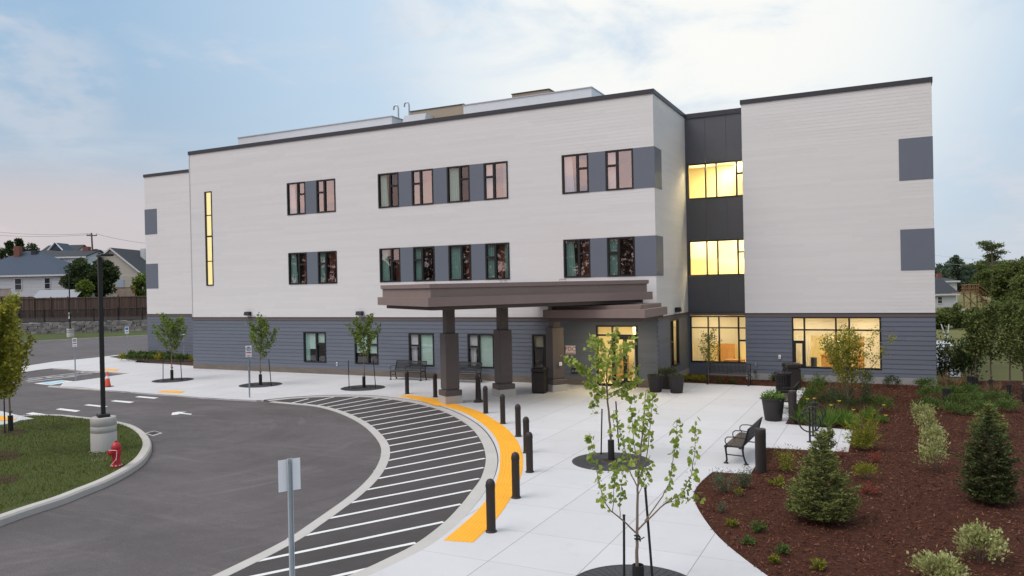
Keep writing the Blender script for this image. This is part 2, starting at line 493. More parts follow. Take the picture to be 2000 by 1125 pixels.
# ------------------------------------------------------------------ mesh builder
class MB:
    def __init__(s):
        s.v, s.f = [], []

    def add(s, vs, fs):
        o = len(s.v)
        s.v += [tuple(p) for p in vs]
        s.f += [tuple(i+o for i in f) for f in fs]
        return s

    def box(s, x0, x1, y0, y1, z0, z1, rot=0, c=None, bev=0.0):
        if bev:
            return s.bbox(x0, x1, y0, y1, z0, z1, bev, rot, c)
        vs = [(x, y, z) for z in (z0, z1) for x, y in ((x0, y0), (x1, y0), (x1, y1), (x0, y1))]
        if rot:
            cx, cy = c or (0, 0)
            vs = [(cx+(x-cx)*cos(rot)-(y-cy)*sin(rot), cy+(x-cx)*sin(rot)+(y-cy)*cos(rot), z) for x, y, z in vs]
        return s.add(vs, [(3, 2, 1, 0), (4, 5, 6, 7), (0, 1, 5, 4), (1, 2, 6, 5), (2, 3, 7, 6), (3, 0, 4, 7)])

    def bbox(s, x0, x1, y0, y1, z0, z1, b, rot=0, c=None):
        """box with chamfered vertical and top/bottom edges: stacked octagons"""
        def oct_(i):
            return [(x0+i+b, y0+i), (x1-i-b, y0+i), (x1-i, y0+i+b), (x1-i, y1-i-b), (x1-i-b, y1-i), (x0+i+b, y1-i), (x0+i, y1-i-b), (x0+i, y0+i+b)]
        vs = []
        for i, z in ((b*.7, z0), (0, z0+b), (0, z1-b), (b*.7, z1)):
            for x, y in oct_(i):
                if rot:
                    cx, cy = c or (0, 0)
                    x, y = cx+(x-cx)*cos(rot)-(y-cy)*sin(rot), cy+(x-cx)*sin(rot)+(y-cy)*cos(rot)
                vs.append((x, y, z))
        fs = [tuple(range(7, -1, -1)), tuple(range(24, 32))]
        for k in range(3):
            for i in range(8):
                j = (i+1) % 8
                fs.append((k*8+i, k*8+j, k*8+8+j, k*8+8+i))
        return s.add(vs, fs)

    def lathe(s, prof, n=16, c=(0, 0, 0), cap=True):
        vs, fs = [], []
        for r, z in prof:
            for i in range(n):
                a = 2*pi*i/n
                vs.append((c[0]+r*cos(a), c[1]+r*sin(a), c[2]+z))
        for k in range(len(prof)-1):
            for i in range(n):
                j = (i+1) % n
                fs.append((k*n+i, k*n+j, k*n+n+j, k*n+n+i))
        if cap:
            fs.append(tuple(range(n-1, -1, -1)))
            fs.append(tuple(range((len(prof)-1)*n, len(prof)*n)))
        return s.add(vs, fs)

    def tube(s, path, r, n=8, closed=False):
        P = [Vector(p) for p in path]
        m = len(P)
        rad = r if isinstance(r, (list, tuple)) else [r]*m
        vs, fs = [], []
        up = None
        for i, p in enumerate(P):
            if closed:
                t = P[(i+1) % m]-P[i-1]
            else:
                t = P[min(i+1, m-1)]-P[max(i-1, 0)]
            t = t.normalized() if t.length > 1e-9 else Vector((0, 0, 1))
            if up is None:
                up = Vector((0, 0, 1)) if abs(t.z) < .9 else Vector((1, 0, 0))
            a = (up-t*up.dot(t))
            a = a.normalized() if a.length > 1e-6 else t.orthogonal().normalized()
            b = t.cross(a)
            up = a
            for k in range(n):
                an = 2*pi*k/n
                vs.append(p+(a*cos(an)+b*sin(an))*rad[i])
        segs = m if closed else m-1
        for i in range(segs):
            i2 = (i+1) % m
            for k in range(n):
                k2 = (k+1) % n
                fs.append((i*n+k, i*n+k2, i2*n+k2, i2*n+k))
        if not closed:
            fs.append(tuple(range(n-1, -1, -1)))
            fs.append(tuple(range((m-1)*n, m*n)))
        return s.add(vs, fs)

    def prism(s, poly, z0, z1):
        n = len(poly)
        vs = [(p[0], p[1], z0) for p in poly]+[(p[0], p[1], z1) for p in poly]
        fs = [tuple(range(n-1, -1, -1)), tuple(range(n, 2*n))]
        for i in range(n):
            j = (i+1) % n
            fs.append((i, j, n+j, n+i))
        return s.add(vs, fs)

    def build(s, name, m, parent=None, loc=None, rot=0, smooth=False, tri=False):
        me = bpy.data.meshes.new(name)
        me.from_pydata(s.v, [], s.f)
        if tri:
            bm = bmesh.new()
            bm.from_mesh(me)
            bmesh.ops.triangulate(bm, faces=[f for f in bm.faces if len(f.verts) > 4])
            bmesh.ops.recalc_face_normals(bm, faces=bm.faces)
            bm.to_mesh(me)
            bm.free()
        me.update()
        if smooth:
            me.polygons.foreach_set('use_smooth', [True]*len(me.polygons))
            try:
                me.set_sharp_from_angle(angle=R(40))
            except Exception:
                pass
        me.materials.append(m)
        o = bpy.data.objects.new(name, me)
        COL.objects.link(o)
        if parent is not None:
            o.parent = parent
        if loc is not None:
            o.location = loc
        if rot:
            o.rotation_euler = (0, 0, rot)
        return o


def tag(o, label=None, cat=None, group=None, kind=None):
    if label:
        o['label'] = label
    if cat:
        o['category'] = cat
    if group:
        o['group'] = group
    if kind:
        o['kind'] = kind
    return o


def thing(name, label, cat, loc=(0, 0, 0), rz=0, group=None):
    o = bpy.data.objects.new(name, None)
    o.empty_display_size = .2
    COL.objects.link(o)
    o.location = loc
    o.rotation_euler = (0, 0, rz)
    return tag(o, label, cat, group)


def copy_tree(o, parent=None):
    c = o.copy()
    COL.objects.link(c)
    if parent is not None:
        c.parent = parent
    for ch in list(o.children):
        copy_tree(ch, c)
    return c


def structure(o):
    o['kind'] = 'structure'
    return o


def flat(name, pts, z, m, thick=0.0):
    """a polygon lying at height z; with thickness, a slab whose top is z"""
    mb = MB()
    poly = [(p[0], p[1]) for p in pts]
    if thick:
        mb.prism(poly, z-thick, z)
    else:
        mb.add([(x, y, z) for x, y in poly], [tuple(range(len(poly)))])
    o = mb.build(name, m, tri=True)
    if not thick:
        me = o.data
        if len(me.polygons) and me.polygons[0].normal.z < 0:
            me.flip_normals()
    return structure(o)


def spline(pts, n=6):
    P = [Vector((p[0], p[1])) for p in pts]
    out = []
    for i in range(len(P)-1):
        p0, p1, p2, p3 = P[max(i-1, 0)], P[i], P[i+1], P[min(i+2, len(P)-1)]
        for k in range(n):
            t = k/n
            out.append(.5*((2*p1)+(p2-p0)*t+(2*p0-5*p1+4*p2-p3)*t*t+(3*p1-p0-3*p2+p3)*t**3))
    out.append(P[-1])
    return out


def offset(line, d):
    out = []
    for i, p in enumerate(line):
        t = (line[min(i+1, len(line)-1)]-line[max(i-1, 0)])
        t = t.normalized() if t.length > 1e-9 else Vector((1, 0))
        out.append(p+Vector((-t.y, t.x))*d)
    return out


def ribbon(name, line, d0, d1, z, m, thick=.1, prof=None):
    """a strip between two offsets of a line; prof is a list of (offset, z) for a shaped kerb"""
    prof = prof or [(d0, z-thick), (d0, z), (d1, z), (d1, z-thick)]
    rows = [offset(line, d) for d, _ in prof]
    k = len(prof)
    mb = MB()
    vs, fs = [], []
    for i in range(len(line)):
        for r, (d, zz) in zip(rows, prof):
            vs.append((r[i].x, r[i].y, zz))
    for i in range(len(line)-1):
        for j in range(k-1):
            fs.append((i*k+j, i*k+j+1, i*k+k+j+1, i*k+k+j))
    mb.add(vs, fs)
    o = mb.build(name, m)
    bm = bmesh.new()
    bm.from_mesh(o.data)
    bmesh.ops.recalc_face_normals(bm, faces=bm.faces)
    bm.to_mesh(o.data)
    bm.free()
    return structure(o)


def inside(poly, x, y):
    r = False
    n = len(poly)
    j = n-1
    for i in range(n):
        xi, yi, xj, yj = poly[i][0], poly[i][1], poly[j][0], poly[j][1]
        if (yi > y) != (yj > y) and x < (xj-xi)*(y-yi)/(yj-yi)+xi:
            r = not r
        j = i
    return r


# ------------------------------------------------------------------ ground layout
ZA = -.06          # asphalt
XF, XR = 3.75, 3.75
z7 = lambda p: zoom(p, 2.941, 380, 760)
OUT = spline([G(x, y, -.03) for x, y in z7([(430, 68), (560, 54), (700, 46), (850, 42), (1000, 45), (1150, 60), (1290, 84), (1400, 115), (1490, 155), (1560, 198), (1610, 243), (1645, 295), (1665, 345), (1673, 400), (1665, 455), (1640, 520), (1590, 588), (1530, 665), (1430, 768), (1270, 888), (1100, 975), (930, 1052), (700, 1140), (450, 1230), (150, 1330)])])
INN = spline([G(x, y, -.045) for x, y in z7([(430, 75), (560, 86), (690, 99), (790, 123), (880, 158), (960, 203), (1020, 255), (1060, 308), (1072, 350), (1065, 402), (1030, 472), (970, 543), (880, 620), (780, 692), (650, 782), (550, 850), (400, 930), (250, 1003), (100, 1074), (-150, 1185), (-420, 1300)])])

structure(MB().add([(-1500, -400, -.16), (1500, -400, -.16), (1500, 2600, -.16), (-1500, 2600, -.16)], [(0, 1, 2, 3)]).build('ground', M['farlawn']))
fa, fb = G(57, 669, ZA), G(288, 656.5, ZA)
fd = (fb-fa).normalized()
flat('drive_road', [(12, -60), (12, 3), (-40, 3), (-40, 60)] + [fb+fd*40, fb, fa, fa-fd*60] + [(-110, -60)], ZA, M['drive'])
flat('hatch_zone_road', list(OUT)+list(reversed(INN)), ZA+.008, M['hatch'])
GUT = ribbon('inner_gutter_kerb', INN, 0, .24, ZA+.018, M['gutter'], .08)
ribbon('outer_gutter_kerb', OUT, 0, .30, -.028, M['gutter'], .08)
ribbon('expansion_joint_strip', OUT, .30, .325, -.024, M['joint'], .08)
OUT2 = offset(OUT, .325)

# plaza outline
kerbl = [G(x, y, 0) for x, y in [(500, 781.5), (445, 779), (395, 776), (345, 771.5), (307, 769.5), (267, 766), (213, 762), (160, 756), (117, 754.5)]]
bay = [G(x, y, 0) for x, y in [(125, 746.5), (150, 744), (200, 737), (253, 729), (215, 726), (165, 724), (135, 720.5), (104, 719), (75, 722), (40, 727), (-40, 739)]]
top = [G(x, y, 0) for x, y in [(-40, 727), (48, 715), (107, 706), (181, 699), (240, 692), (289, 690)]]
bed = [G(x, y, 0) for x, y in [(1330, 747), (1575, 757.5), (1534, 828), (1665.7, 839.8), (1657, 882.5), (1496.5, 874), (1466, 925.5), (1392, 921)]]
curve = spline([G(x, y, 0) for x, y in [(1392, 921), (1368, 942), (1356, 961), (1358.5, 983), (1375.6, 1013.5), (1406, 1051), (1451, 1089), (1500, 1125), (1590, 1190), (1700, 1260)]], 5)
p2 = [p for p in OUT2]
plaza = [Vector((p[0], p[1])) for p in (list(reversed(kerbl)))] + p2 + [Vector((9.5, -27)), ] + [Vector(p) for p in reversed(curve)] + [Vector((p[0], p[1])) for p in reversed(bed[:-1])] + [Vector((.0, 2.1)), Vector((0, .05)), Vector((-27.4, .05)), Vector((-27.4, 1.2)), Vector((-34.6, 1.6))] + [Vector((p[0], p[1])) for p in reversed(top)] + [Vector((p[0], p[1])) for p in reversed(bay)]
flat('pavement', plaza, 0.0, M['concrete'], .12)
kl = [Vector((p[0], p[1])) for p in kerbl]+[p for p in OUT2[:6]]
ribbon('pavement_kerb', spline([(p.x, p.y) for p in kl[:-5]], 4), -.004, -.17, 0, M['kerb'], prof=[(.0, -.002), (-.14, -.004), (-.16, -.02), (-.17, -.1)])
tl = [Vector((p[0], p[1])) for p in bay]
ribbon('bay_kerb', tl[3:], -.02, .14, .004, M['kerb'], prof=[(-.005, -.1), (-.005, .004), (.14, .004), (.14, -.1)])
ribbon('far_kerb', spline([fa-fd*60, fa-fd*20, fa, fb, fb+fd*40], 3), 0, .2, .06, M['kerb'], .2)

# yellow tactile strip: tiles between two curves
yin = spline([G(x, y, .006) for x, y in z7([(1165, 40), (1230, 51), (1310, 69), (1385, 92), (1430, 97), (1540, 131), (1620, 175), (1690, 230), (1735, 290), (1753, 350), (1755, 420), (1748, 478), (1725, 550), (1690, 610), (1640, 680), (1560, 758), (1430, 868)])], 4)
yout = spline([G(x, y, .006) for x, y in z7([(1235, 32), (1320, 44), (1400, 57), (1470, 76), (1550, 100), (1640, 130), (1715, 172), (1790, 222), (1850, 290), (1880, 360), (1887, 420), (1880, 482), (1855, 552), (1815, 627), (1770, 697), (1710, 772), (1600, 880)])], 4)
ty = MB()
nn = len(yin)
for i in range(nn-1):
    a, b, c_, d_ = yin[i], yin[i+1], yout[i+1], yout[i]
    g = .02
    a2, b2 = a.lerp(b, g), b.lerp(a, g) if (i % 4) == 3 else b
    d2, c2 = d_.lerp(c_, g), c_.lerp(d_, g) if (i % 4) == 3 else c_
    if i % 4:
        a2, d2 = a, d_
    ty.add([(a2.x, a2.y, .006), (b2.x, b2.y, .006), (c2.x, c2.y, .006), (d2.x, d2.y, .006), (a2.x, a2.y, -.01), (b2.x, b2.y, -.01), (c2.x, c2.y, -.01), (d2.x, d2.y, -.01)], [(3, 2, 1, 0), (0, 1, 5, 4), (2, 3, 7, 6), (3, 0, 4, 7), (1, 2, 6, 5)])
    # truncated domes
    for s_ in range(5):
        for q in range(7):
            f1, f2 = (s_+.5)/5, (q+.5)/7
            p = a.lerp(b, f1).lerp(d_.lerp(c_, f1), f2)
            ty.lathe([(.022, .006), (.014, .012)], 6, (p.x, p.y, 0))
o = ty.build('tactile_paving', M['yellow'])
structure(o)
for i, q in enumerate([[(307, 766), (320, 763), (361, 764.5), (352, 768.5)], [(198, 722.5), (207, 720.5), (233, 721.5), (225, 725)]]):
    flat('tactile_paving', [G(x, y, 0) for x, y in q], .01, M['yellow'], .02)

# hatch lines
hl = [(555, 80, 655, 55), (625, 84, 800, 45), (695, 95, 945, 44), (755, 103, 1060, 50), (805, 116, 1130, 60), (850, 130, 1215, 70), (890, 148, 1285, 85), (930, 170, 1345, 100), (965, 188, 1395, 117), (1000, 212, 1450, 133), (1030, 238, 1490, 155), (1050, 265, 1530, 180), (1068, 298, 1565, 208), (1072, 333, 1600, 238), (1070, 375, 1625, 272), (1060, 420, 1645, 305), (1030, 470, 1662, 350), (990, 525, 1668, 397), (925, 590, 1660, 450), (830, 665, 1635, 513), (705, 755, 1590, 580), (535, 860, 1530, 660), (275, 1005, 1430, 762), (-60, 1158, 1270, 882), (200, 1215, 1000, 1030), (-100, 1365, 700, 1135)]


def strip(name, a, b, wd, z, m):
    a, b = Vector((a[0], a[1])), Vector((b[0], b[1]))
    t = (b-a).normalized()
    n = Vector((-t.y, t.x))*wd*.5
    return flat(name, [a-n, b-n, b+n, a+n], z, m)


hm = MB()
for x0, y0, x1, y1 in hl:
    (ax, ay), (bx, by) = z7([(x0, y0), (x1, y1)])
    a, b = G(ax, ay, ZA+.012), G(bx, by, ZA+.012)
    a, b = Vector((a.x, a.y)), Vector((b.x, b.y))
    t = (b-a).normalized()
    n = Vector((-t.y, t.x))*.05
    hm.add([(p.x, p.y, ZA+.012) for p in (a-n, b-n, b+n, a+n)], [(0, 1, 2, 3)])
structure(hm.build('hatch_road_markings', M['paint']))
# crossing dashes and the turn arrow
cm = MB()
for q in ([(185, 780), (240, 770), (378, 790), (325, 800)], [(407, 748), (445, 740), (590, 757), (555, 767)], [(613, 717), (650, 711), (793, 726), (760, 733)], [(808, 688), (845, 681), (985, 693), (950, 702)], [(987, 658), (1020, 651), (1162, 662), (1130, 670)]):
    cm.add([tuple(G(x, y, ZA+.005)) for x, y in zoom(q, 3.75, 0, 600)], [(0, 1, 2, 3)])
structure(cm.build('crossing_road_markings', M['paint']))
am = MB()
ar = zoom([(1255, 790), (1262, 772), (1300, 766), (1368, 766), (1330, 773), (1408, 781), (1398, 787), (1318, 780), (1300, 786)], 3.75, 0, 600)
am.add([tuple(G(x, y, ZA+.005)) for x, y in ar], [tuple(range(len(ar)))])
structure(am.build('arrow_road_marking', M['paint'], tri=True))
# accessible bay: white lines, blue square with white border
bl = MB()
zb = lambda p: zoom(p, 10, 60, 715)
for x0, y0, x1, y1, wd in [(-60, 245, 1130, 105, .12), (-60, 265, 1200, 150, .1), (-100, 290, 400, 215, .1), (-60, 312, 900, 195, .12), (300, 210, 860, 192, .1), (560, 185, 1180, 140, .1), (900, 125, 1430, 128, .1)]:
    (ax, ay), (bx, by) = zb([(x0, y0), (x1, y1)])
    a, b = G(ax, ay, ZA+.005), G(bx, by, ZA+.005)
    a, b = Vector((a.x, a.y)), Vector((b.x, b.y))
    t = (b-a).normalized()
    n = Vector((-t.y, t.x))*wd*.5
    bl.add([(p.x, p.y, ZA+.005) for p in (a-n, b-n, b+n, a+n)], [(0, 1, 2, 3)])
structure(bl.build('bay_road_markings', M['paint']))
flat('bay_border_marking', [G(x, y, ZA+.004) for x, y in zb([(60, 340), (600, 275), (840, 296), (380, 372)])], ZA+.004, M['paint'])
flat('bay_blue_marking', [G(x, y, ZA+.008) for x, y in zb([(200, 330), (580, 285), (690, 296), (370, 362)])], ZA+.008, M['bluepaint'])
wm = MB()
for q in ([(380, 322), (470, 312), (490, 318), (400, 330)], [(450, 305), (540, 296), (556, 301), (470, 310)], [(330, 335), (350, 333), (420, 345), (400, 348)]):
    wm.add([tuple(G(x, y, ZA+.012)) for x, y in zb(q)], [(0, 1, 2, 3)])
structure(wm.build('bay_symbol_marking', M['paint']))
# catch basin
cb0 = [G(x, y, ZA+.005) for x, y in zoom([(1060, 922), (1130, 905), (1190, 922), (1120, 943)], 3.75, 0, 600)]
cbt = thing('catch_basin', 'pale iron catch basin grate set in the drive', 'drain cover')
mb = MB()
mb.prism([(p.x, p.y) for p in cb0], ZA-.02, ZA+.006)
mb.build('basin_frame', M['gutter'], cbt)
mb = MB()
for i in range(7):
    f0, f1 = .14+i*.105, .20+i*.105
    a, b, c_, d_ = cb0[0].lerp(cb0[3], f0), cb0[1].lerp(cb0[2], f0), cb0[1].lerp(cb0[2], f1), cb0[0].lerp(cb0[3], f1)
    mb.prism([(p.x, p.y) for p in (a.lerp(b, .1), a.lerp(b, .9), d_.lerp(c_, .9), d_.lerp(c_, .1))], ZA, ZA+.012)
mb.build('bars', M['grate'], cbt)

# grass island with its kerb
z6 = lambda p: zoom(p, 3.75, 0, 760)
ISL = spline([G(x, y, ZA) for x, y in z6([(-700, 1260), (-350, 1140), (0, 1007), (250, 917), (450, 851), (620, 783), (800, 708), (950, 628), (1050, 556), (1098, 490), (1113, 440), (1100, 392), (1060, 343), (1000, 305), (940, 284), (800, 256), (600, 232), (440, 216), (250, 217)])], 5)
ISL += [Vector((p[0], p[1])) for p in [G(35, 820, ZA), G(-60, 812, ZA), G(-300, 800, ZA)]]
ISL = [Vector((p[0], p[1])) for p in ISL]
isl_in = offset(ISL, .24)
ribbon('island_kerb', ISL, 0, .24, .1, M['kerb'], prof=[(0, ZA-.02), (.01, .06), (.05, .1), (.24, .1), (.24, .0)])
lawn_poly = isl_in + [Vector((-40, -30)), ]
flat('lawn', lawn_poly, .085, M['lawn'])
rng = np.random.default_rng(5)
random.seed(5)


def leaves(name, P, D, N, ln, wd, m, parent=None, heart=False, fold=.12, group=None):
    """leaf cards: P base points, D axis directions, N rough normals, lengths and widths (arrays)"""
    n = len(P)
    D = D/np.maximum(np.linalg.norm(D, axis=1, keepdims=True), 1e-6)
    Sx = np.cross(D, N)
    Sx /= np.maximum(np.linalg.norm(Sx, axis=1, keepdims=True), 1e-6)
    Nn = np.cross(Sx, D)
    ln = np.broadcast_to(np.asarray(ln, float), (n,))[:, None]
    wd = np.broadcast_to(np.asarray(wd, float), (n,))[:, None]
    if heart:
        shape = [(0, .08, 0), (.35, -.06, -fold*.6), (.52, .28, -fold), (.36, .66, -fold*.5), (0, 1, -.15), (-.36, .66, -fold*.5), (-.52, .28, -fold), (-.35, -.06, -fold*.6)]
    else:
        shape = [(0, 0, 0), (.5, .45, fold), (0, 1, -.05), (-.5, .45, fold)]
    k = len(shape)
    V = np.stack([P+Sx*(wd*a)+D*(ln*b)+Nn*(wd*c) for a, b, c in shape], axis=1).reshape(-1, 3)
    me = bpy.data.meshes.new(name)
    me.vertices.add(n*k)
    me.vertices.foreach_set('co', V.astype(np.float32).ravel())
    me.loops.add(n*k)
    me.loops.foreach_set('vertex_index', np.arange(n*k, dtype=np.int32))
    me.polygons.add(n)
    me.polygons.foreach_set('loop_start', np.arange(0, n*k, k, dtype=np.int32))
    me.update(calc_edges=True)
    me.materials.append(m)
    o = bpy.data.objects.new(name, me)
    COL.objects.link(o)
    if parent is not None:
        o.parent = parent
    return o


def unit(n, r=rng):
    v = r.normal(size=(n, 3))
    return v/np.linalg.norm(v, axis=1, keepdims=True)


def scatter(poly, n, near=None, bounds=None):
    xs = [p[0] for p in poly]
    ys = [p[1] for p in poly]
    x0, x1, y0, y1 = bounds or (min(xs), max(xs), min(ys), max(ys))
    out = []
    while len(out) < n:
        x, y = rng.uniform(x0, x1), rng.uniform(y0, y1)
        if inside(poly, x, y):
            out.append((x, y))
    return np.array(out)


gp = scatter(lawn_poly, 62000, bounds=(-22.5, -7.5, -24.5, -13.5))
n = len(gp)
P = np.column_stack([gp, np.full(n, .085)])
D = np.column_stack([rng.normal(0, .42, n), rng.normal(0, .42, n), np.full(n, 1.0)])
tag(leaves('lawn_grass', P, D, unit(n), rng.uniform(.03, .085, n), rng.uniform(.008, .014, n), L['blade']), 'short green lawn grass on the kerbed island', 'grass', kind='stuff')

flat('island_pavement', [G(x, y, .13) for x, y in [(-160, 796), (-20, 801), (3, 803), (36, 811), (66, 817.5), (40, 820.5), (24, 826), (-20, 832), (-160, 836)]], .13, M['concrete'], .05)
flat('tactile_paving', [G(x, y, .136) for x, y in [(-40, 808), (2, 812), (33, 817.5), (24, 821), (-40, 823)]], .136, M['yellow'])
# mulch beds
MUL = [Vector(p) for p in curve] + [Vector((14, -30)), Vector((26, -26)), Vector((22, 0)), Vector((15.5, 6.8)), Vector((10.35, 5.5)), Vector((10.35, 4.1)), Vector((0.05, 5.5)), Vector((.05, 2.1))] + [Vector((p[0], p[1])) for p in bed[:-1]]
flat('mulch_bed_ground', MUL, -.012, M['mulch'])
mp = scatter(MUL, 75000, bounds=(0, 14.5, -21.5, 6.5))
n = len(mp)
P = np.column_stack([mp, rng.uniform(-.006, .03, n)])
D = np.column_stack([rng.normal(0, 1, n), rng.normal(0, 1, n), rng.normal(0, .45, n)])
tag(leaves('mulch_chips', P, D, np.column_stack([rng.normal(0, .4, n), rng.normal(0, .4, n), np.ones(n)]), rng.uniform(.025, .10, n), rng.uniform(.008, .028, n), L['chips'], fold=.05), 'red brown shredded bark mulch over the planting bed', 'mulch', kind='stuff')
# corner bed at the left wing
flat('hedge_bed_ground', [G(213, 697, .004), G(300, 709, .004), Vector((-27.5, .9)), Vector((-27.5, 4.4)), Vector((-37, 4.4)), G(262, 690, .004)], .006, M['soil'])
flat('concrete_path', [G(x, y, -.1) for x, y in [(1829, 664), (1852, 665), (1862, 675), (1840, 678), (1877, 727), (1877, 735), (1850, 735), (1829, 715)]], -.12, M['concrete'])
flat('tree_circle_ground', [G(22+dx, 843+dy, .09) for dx, dy in [(-30, 0), (-12, -6), (14, -6), (34, -1), (24, 5), (-5, 8)]], .09, M['soil'])
flat('tree_circle_ground', [G(2+dx, 888+dy, .09) for dx, dy in [(-40, 0), (-10, -9), (24, -9), (45, -2), (24, 9), (-5, 12)]], .09, M['soil'])
flat('tree_circle_ground', [G(5+dx, 936+dy, .09) for dx, dy in [(-40, 0), (-10, -9), (20, -7), (33, -2), (18, 7), (-5, 9)]], .09, M['soil'])

# ------------------------------------------------------------------ the residence
ZR, ZB = 12.55, 2.96
BLD = thing('residence_building', 'three storey white and slate blue residence with flat dark edged roof', 'building')


def lap_wall(frame, u0, u1, z0, z1, m, expo, proud, blen, openings=(), seed=1, name='siding_wall'):
    """rows of lapped boards; frame(u, out, z) gives the point"""
    rr = random.Random(seed)
    vs, fs = [], []

    def quad(a, b, za, zb, oa, ob):
        o = len(vs)
        vs.extend([frame(a, oa, za), frame(b, oa, za), frame(b, ob, zb), frame(a, ob, zb)])
        fs.append((o, o+1, o+2, o+3))
        return o
    nrow = max(1, round((z1-z0)/expo))
    e = (z1-z0)/nrow
    for r in range(nrow):
        za, zb = z0+r*e, z0+(r+1)*e
        cuts = sorted({za, zb} | {z for op in openings for z in op[2:4] if za+1e-4 < z < zb-1e-4})
        # board ends
        ends, x = [u0], u0+rr.uniform(.2, 1)*blen
        while x < u1-.3:
            ends.append(x)
            x += blen
        ends.append(u1)
        for sa, sb in zip(cuts, cuts[1:]):
            mid = (sa+sb)/2
            iv = [(u0, u1)]
            for oa, ob, oz0, oz1 in openings:
                if oz0 < mid < oz1:
                    iv = [q for a, b in iv for q in ((a, min(b, oa)), (max(a, ob), b)) if q[1]-q[0] > 1e-4]
            for a, b in iv:
                for ea, eb in zip(ends, ends[1:]):
                    p, q = max(a, ea), min(b, eb)
                    if q-p < 1e-4:
                        continue
                    o1 = proud*(1-(sa-za)/e)+.002
                    o2 = proud*(1-(sb-za)/e)+.002
                    k = quad(p, q, sa, sb, o1, o2)
                    if sa == za:
                        o = len(vs)
                        vs.extend([frame(p, 0, sa), frame(q, 0, sa)])
                        fs.append((o, o+1, k+1, k))
    mb = MB()
    mb.add(vs, fs)
    return mb.build(name, m, BLD)


def yframe(y0):
    return lambda u, o, z: (u, y0-o, z)


def xframe(x0, sgn=1):
    return lambda u, o, z: (x0+sgn*o, u, z)


def window(kind, frame, u0, u1, z0, z1, vm, hm_, glass, sub=None, thick=.06, depth=.10, inset=.03, name='window', room=1.3, wallmat=None, pane_depth=.05):
    """a window in a wall opening: frame with mullions > pane, room lining; vm: list of (u, za, zb); hm_: list of (z, ua, ub)"""
    mb = MB()

    def bar(ua, ub, za, zb, o0=.028, o1=-.10):
        vs = [frame(u, o, z) for z in (za, zb) for u, o in ((ua, o0), (ub, o0), (ub, o1), (ua, o1))]
        mb.add(vs, [(3, 2, 1, 0), (4, 5, 6, 7), (0, 1, 5, 4), (1, 2, 6, 5), (2, 3, 7, 6), (3, 0, 4, 7)])
    t = thick
    bar(u0, u0+t, z0, z1)
    bar(u1-t, u1, z0, z1)
    bar(u0+t, u1-t, z0, z0+t)
    bar(u0+t, u1-t, z1-t, z1)
    for u, za, zb, wd in vm:
        bar(u-wd/2, u+wd/2, za, zb, .022, -.09)
    for z, ua, ub, wd in hm_:
        bar(ua, ub, z-wd/2, z+wd/2, .018, -.085)
    wn = mb.build(name, M['frame'], BLD)
    pm = MB()
    us = [u0+t*.5]+[q[0] for q in vm]+[u1-t*.5]
    for ua, ub in zip(us, us[1:]):
        zs_ = [z0+t*.5]+sorted(q[0] for q in hm_ if q[1]-.02 <= ua+.03 and q[2]+.02 >= ub-.03)+[z1-t*.5]
        for za, zb in zip(zs_, zs_[1:]):
            j = [random.uniform(-.004, .004) for _ in range(3)]
            pm.add([frame(ua, -pane_depth+j[0], za), frame(ub, -pane_depth+j[1], za), frame(ub, -pane_depth+j[1]+j[2], zb), frame(ua, -pane_depth+j[0]+j[2], zb)], [(0, 1, 2, 3)])
    pm.build('pane', glass, wn)
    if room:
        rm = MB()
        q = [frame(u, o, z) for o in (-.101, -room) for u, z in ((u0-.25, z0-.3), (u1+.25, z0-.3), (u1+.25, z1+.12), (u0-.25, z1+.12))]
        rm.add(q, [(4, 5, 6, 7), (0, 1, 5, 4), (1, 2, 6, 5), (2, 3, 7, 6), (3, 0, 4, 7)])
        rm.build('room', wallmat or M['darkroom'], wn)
    return wn


def drape(frame, ua, ub, za, zb, o, m, parent, name='curtain', amp=.02, waves=None, slant=0.0):
    """pleated cloth hanging behind a window"""
    nw = waves or max(3, int((ub-ua)/.09))
    k = nw*4
    mb = MB()
    vs, fs = [], []
    for i in range(k+1):
        u = ua+(ub-ua)*i/k
        d = amp*sin(2*pi*i/4+.4)
        vs.append(frame(u, o+d*.6, zb))
        vs.append(frame(ua+(u-ua)*(1-slant)+slant*0, o+d, za))
    for i in range(k):
        fs.append((2*i+1, 2*i+3, 2*i+2, 2*i))
    mb.add(vs, fs)
    return mb.build(name, m, parent, smooth=True)


def sheet(frame, ua, ub, za, zb, o, m, parent, name):
    return MB().add([frame(ua, o, za), frame(ub, o, za), frame(ub, o, zb), frame(ua, o, zb)], [(0, 1, 2, 3)]).build(name, m, parent)


F0 = yframe(0.0)
# --- main block front
PR3, PR2, PG = (8.43, 10.15), (4.72, 6.41), (.59, 2.19)
xs = [(-20.09, -18.82), (-18.08, -16.83), (-14.13, -12.88), (-12.12, -10.88), (-10.11, -8.865), (-8.11, -6.855), (-4.175, -2.92), (-2.145, -.905)]
open_up, open_dn = [], []
for z0, z1 in (PR3, PR2):
    open_up += [(-20.09, -16.83, z0, z1), (-14.13, -6.855, z0, z1), (-4.175, 0.0, z0, z1)]
STAIR = (-26.25, -25.68, 4.77, 10.14)
open_up.append(STAIR)
gxs = [(-19.17, -17.66, 'R'), (-15.8, -14.33, 'R'), (-12.49, -11.03, 'L'), (-9.16, -7.75, 'L'), (-5.80, -4.35, 'L')]
ENT = (-2.72, -.86, 0.0, 2.62)
for a, b, _ in gxs:
    open_dn.append((a, b, *PG))
open_dn.append(ENT)
lap_wall(F0, -27.43, 0.0, ZB, ZR-.18, M['white'], .152, .0032, 3.66, open_up, 3)
lap_wall(F0, -27.43, 0.0, .30, 2.80, M['blue'], .192, .016, 3.66, open_dn, 4)
